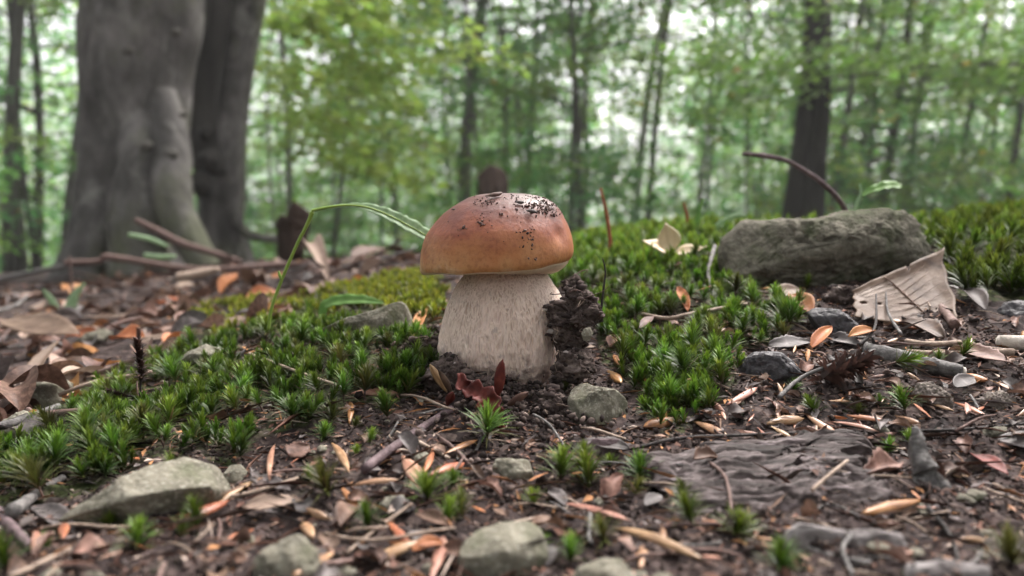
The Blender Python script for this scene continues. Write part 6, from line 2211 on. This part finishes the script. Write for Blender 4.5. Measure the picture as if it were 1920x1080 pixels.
# leaf litter of the left bank, near to far
LEFTLIT = [(-40, 560), (90, 535), (300, 500), (780, 475), (790, 505), (700, 530), (580, 560), (500, 610), (380, 640), (300, 680), (180, 730), (90, 800), (-40, 830)]
def f_leaf(x, y, p):
    nr_ = 'near' if p.y < 1.0 else 'far'
    place('fallen_leaf', PK(leaf_vars[rs.integers(16)]), p, rs.uniform(0, 6.28), (rs.normal(0, .32), rs.normal(0, .22)), rs.uniform(.5, 1.0) * (0.6 if p.y < 1.0 else .85), 'dry %s fallen leaf %s' % (LASTTONE(), beside(*to_px(p), LM_LEFT)), 'leaf', 'fallen leaves of the left bank', .004)
sprinkle(230, LEFTLIT, f_leaf, False)
nfar = 0
while nfar < 60:
    y = rs.uniform(1.2, 3.6)
    x = rs.uniform(-.75, -.05) * y
    f_leaf(0, 0, Vector((x, y, float(H(x, y)))))
    nfar += 1
def f_ltwig(x, y, p):
    place('twig', PK(twig_vars[rs.integers(8)]), p, rs.uniform(0, 6.28), (0, rs.normal(0, .2)), rs.uniform(1.2, 3.0), 'dry %s twig %s' % (LASTTONE(), beside(*to_px(p), LM_LEFT)), 'twig', 'dry twigs of the left bank', .006)
sprinkle(40, LEFTLIT, f_ltwig, False)

# countless crumbs of soil and scraps of litter
pts = []
rc = np.random.default_rng(5)
TONES = [(.03, .022, .02), (.05, .037, .033), (.08, .06, .053), (.12, .09, .08), (.2, .15, .13)]
n = 17000
x = rc.uniform(-.25, .27, n); y = .15 + .42 * rc.random(n) ** 1.15
cl = fbm(x * 40, y * 40, 21, 3)
x, y, cl = x[cl > -.2], y[cl > -.2], cl[cl > -.2]
z = H(x, y)
for i in range(len(x)):
    s = .0006 + .0011 * rc.random() ** 3 + (.0012 if rc.random() < .05 else 0)
    pts.append(((x[i], y[i], z[i] + s * .3), s, np.array(TONES[rc.choice(5, p=[.34, .3, .2, .11, .05])]) * rc.uniform(.8, 1.2)))
for cx, cy, sx, sy, n in ((860, 690, 55, 22, 520), (930, 700, 30, 20, 220), (800, 650, 25, 14, 160), (1090, 580, 30, 50, 0), (1050, 770, 40, 25, 200), (960, 770, 60, 22, 260)):
    for _ in range(n):
        p = G(rc.normal(cx, sx), rc.normal(cy, sy))
        s = rc.uniform(.0007, .0022)
        pts.append(((p.x, p.y - .004, p.z + rc.uniform(0, .005)), s, np.array(TONES[rc.choice(5, p=[.35, .3, .2, .1, .05])])))
scatter_lumps('soil_crumbs', pts, MT['crumb'], 'crumbs of dark soil covering the bank around the mushroom', 'soil')
def scraps():
    r = np.random.default_rng(6)
    n = 34000
    x = r.uniform(-.26, .28, n); y = .15 + .45 * r.random(n) ** 1.15
    far = 5000
    yf = .55 + 2.6 * r.random(far) ** 1.5
    xf = r.uniform(-.8, -.02, far) * yf
    wide = 9000                                       # thinner cover on the rest of the bank
    xw, yw = r.uniform(-1.6, 1.4, wide), r.uniform(-.3, 3.4, wide)
    strip = 1500
    ys_ = r.uniform(.5, 1.6, strip)
    xs_ = r.uniform(-.12, .14, strip) * ys_
    x, y = np.concatenate([x, xf, xw, xs_]), np.concatenate([y, yf, yw, ys_])
    z = H(x, y) + .0008
    big = np.where(np.arange(len(x)) < n, 1.0, 3.2 * np.clip(y, .6, 2))
    L = (.0012 + .0062 * r.random(len(x)) ** 2) * big
    W = L * r.uniform(.12, .5, len(x))
    nd = r.random(len(x)) < .20                    # long thin needles and stalks
    L = np.where(nd, L * r.uniform(2.2, 4.5, len(x)), L)
    W = np.where(nd, np.minimum(L * .07, .0009 * big), W)
    az = r.uniform(0, 6.28, len(x))
    ax = np.stack([np.cos(az), np.sin(az), r.normal(0, .25, len(x))], 1)
    nr = np.stack([r.normal(0, .4, len(x)), r.normal(0, .4, len(x)), np.ones(len(x))], 1)
    pal = np.array([[.16, .085, .064], [.085, .052, .042], [.035, .025, .022], [.25, .165, .125], [.34, .17, .08], [.4, .32, .27], [.17, .145, .14]])
    c = pal[r.choice(7, len(x), p=[.24, .22, .2, .12, .07, .05, .10])] * r.uniform(.7, 1.2, (len(x), 1))
    V, Fc, cl = leaf_quads(np.stack([x, y, z], 1), ax, nr, L, W, c, r)
    tag(ob('litter_scraps', mesh('litter_scraps', V, Fc, MT['crumb'], col=cl, smooth=False)), 'tiny scraps of dry leaves and needles over the soil', 'litter', kind='stuff')
scraps()
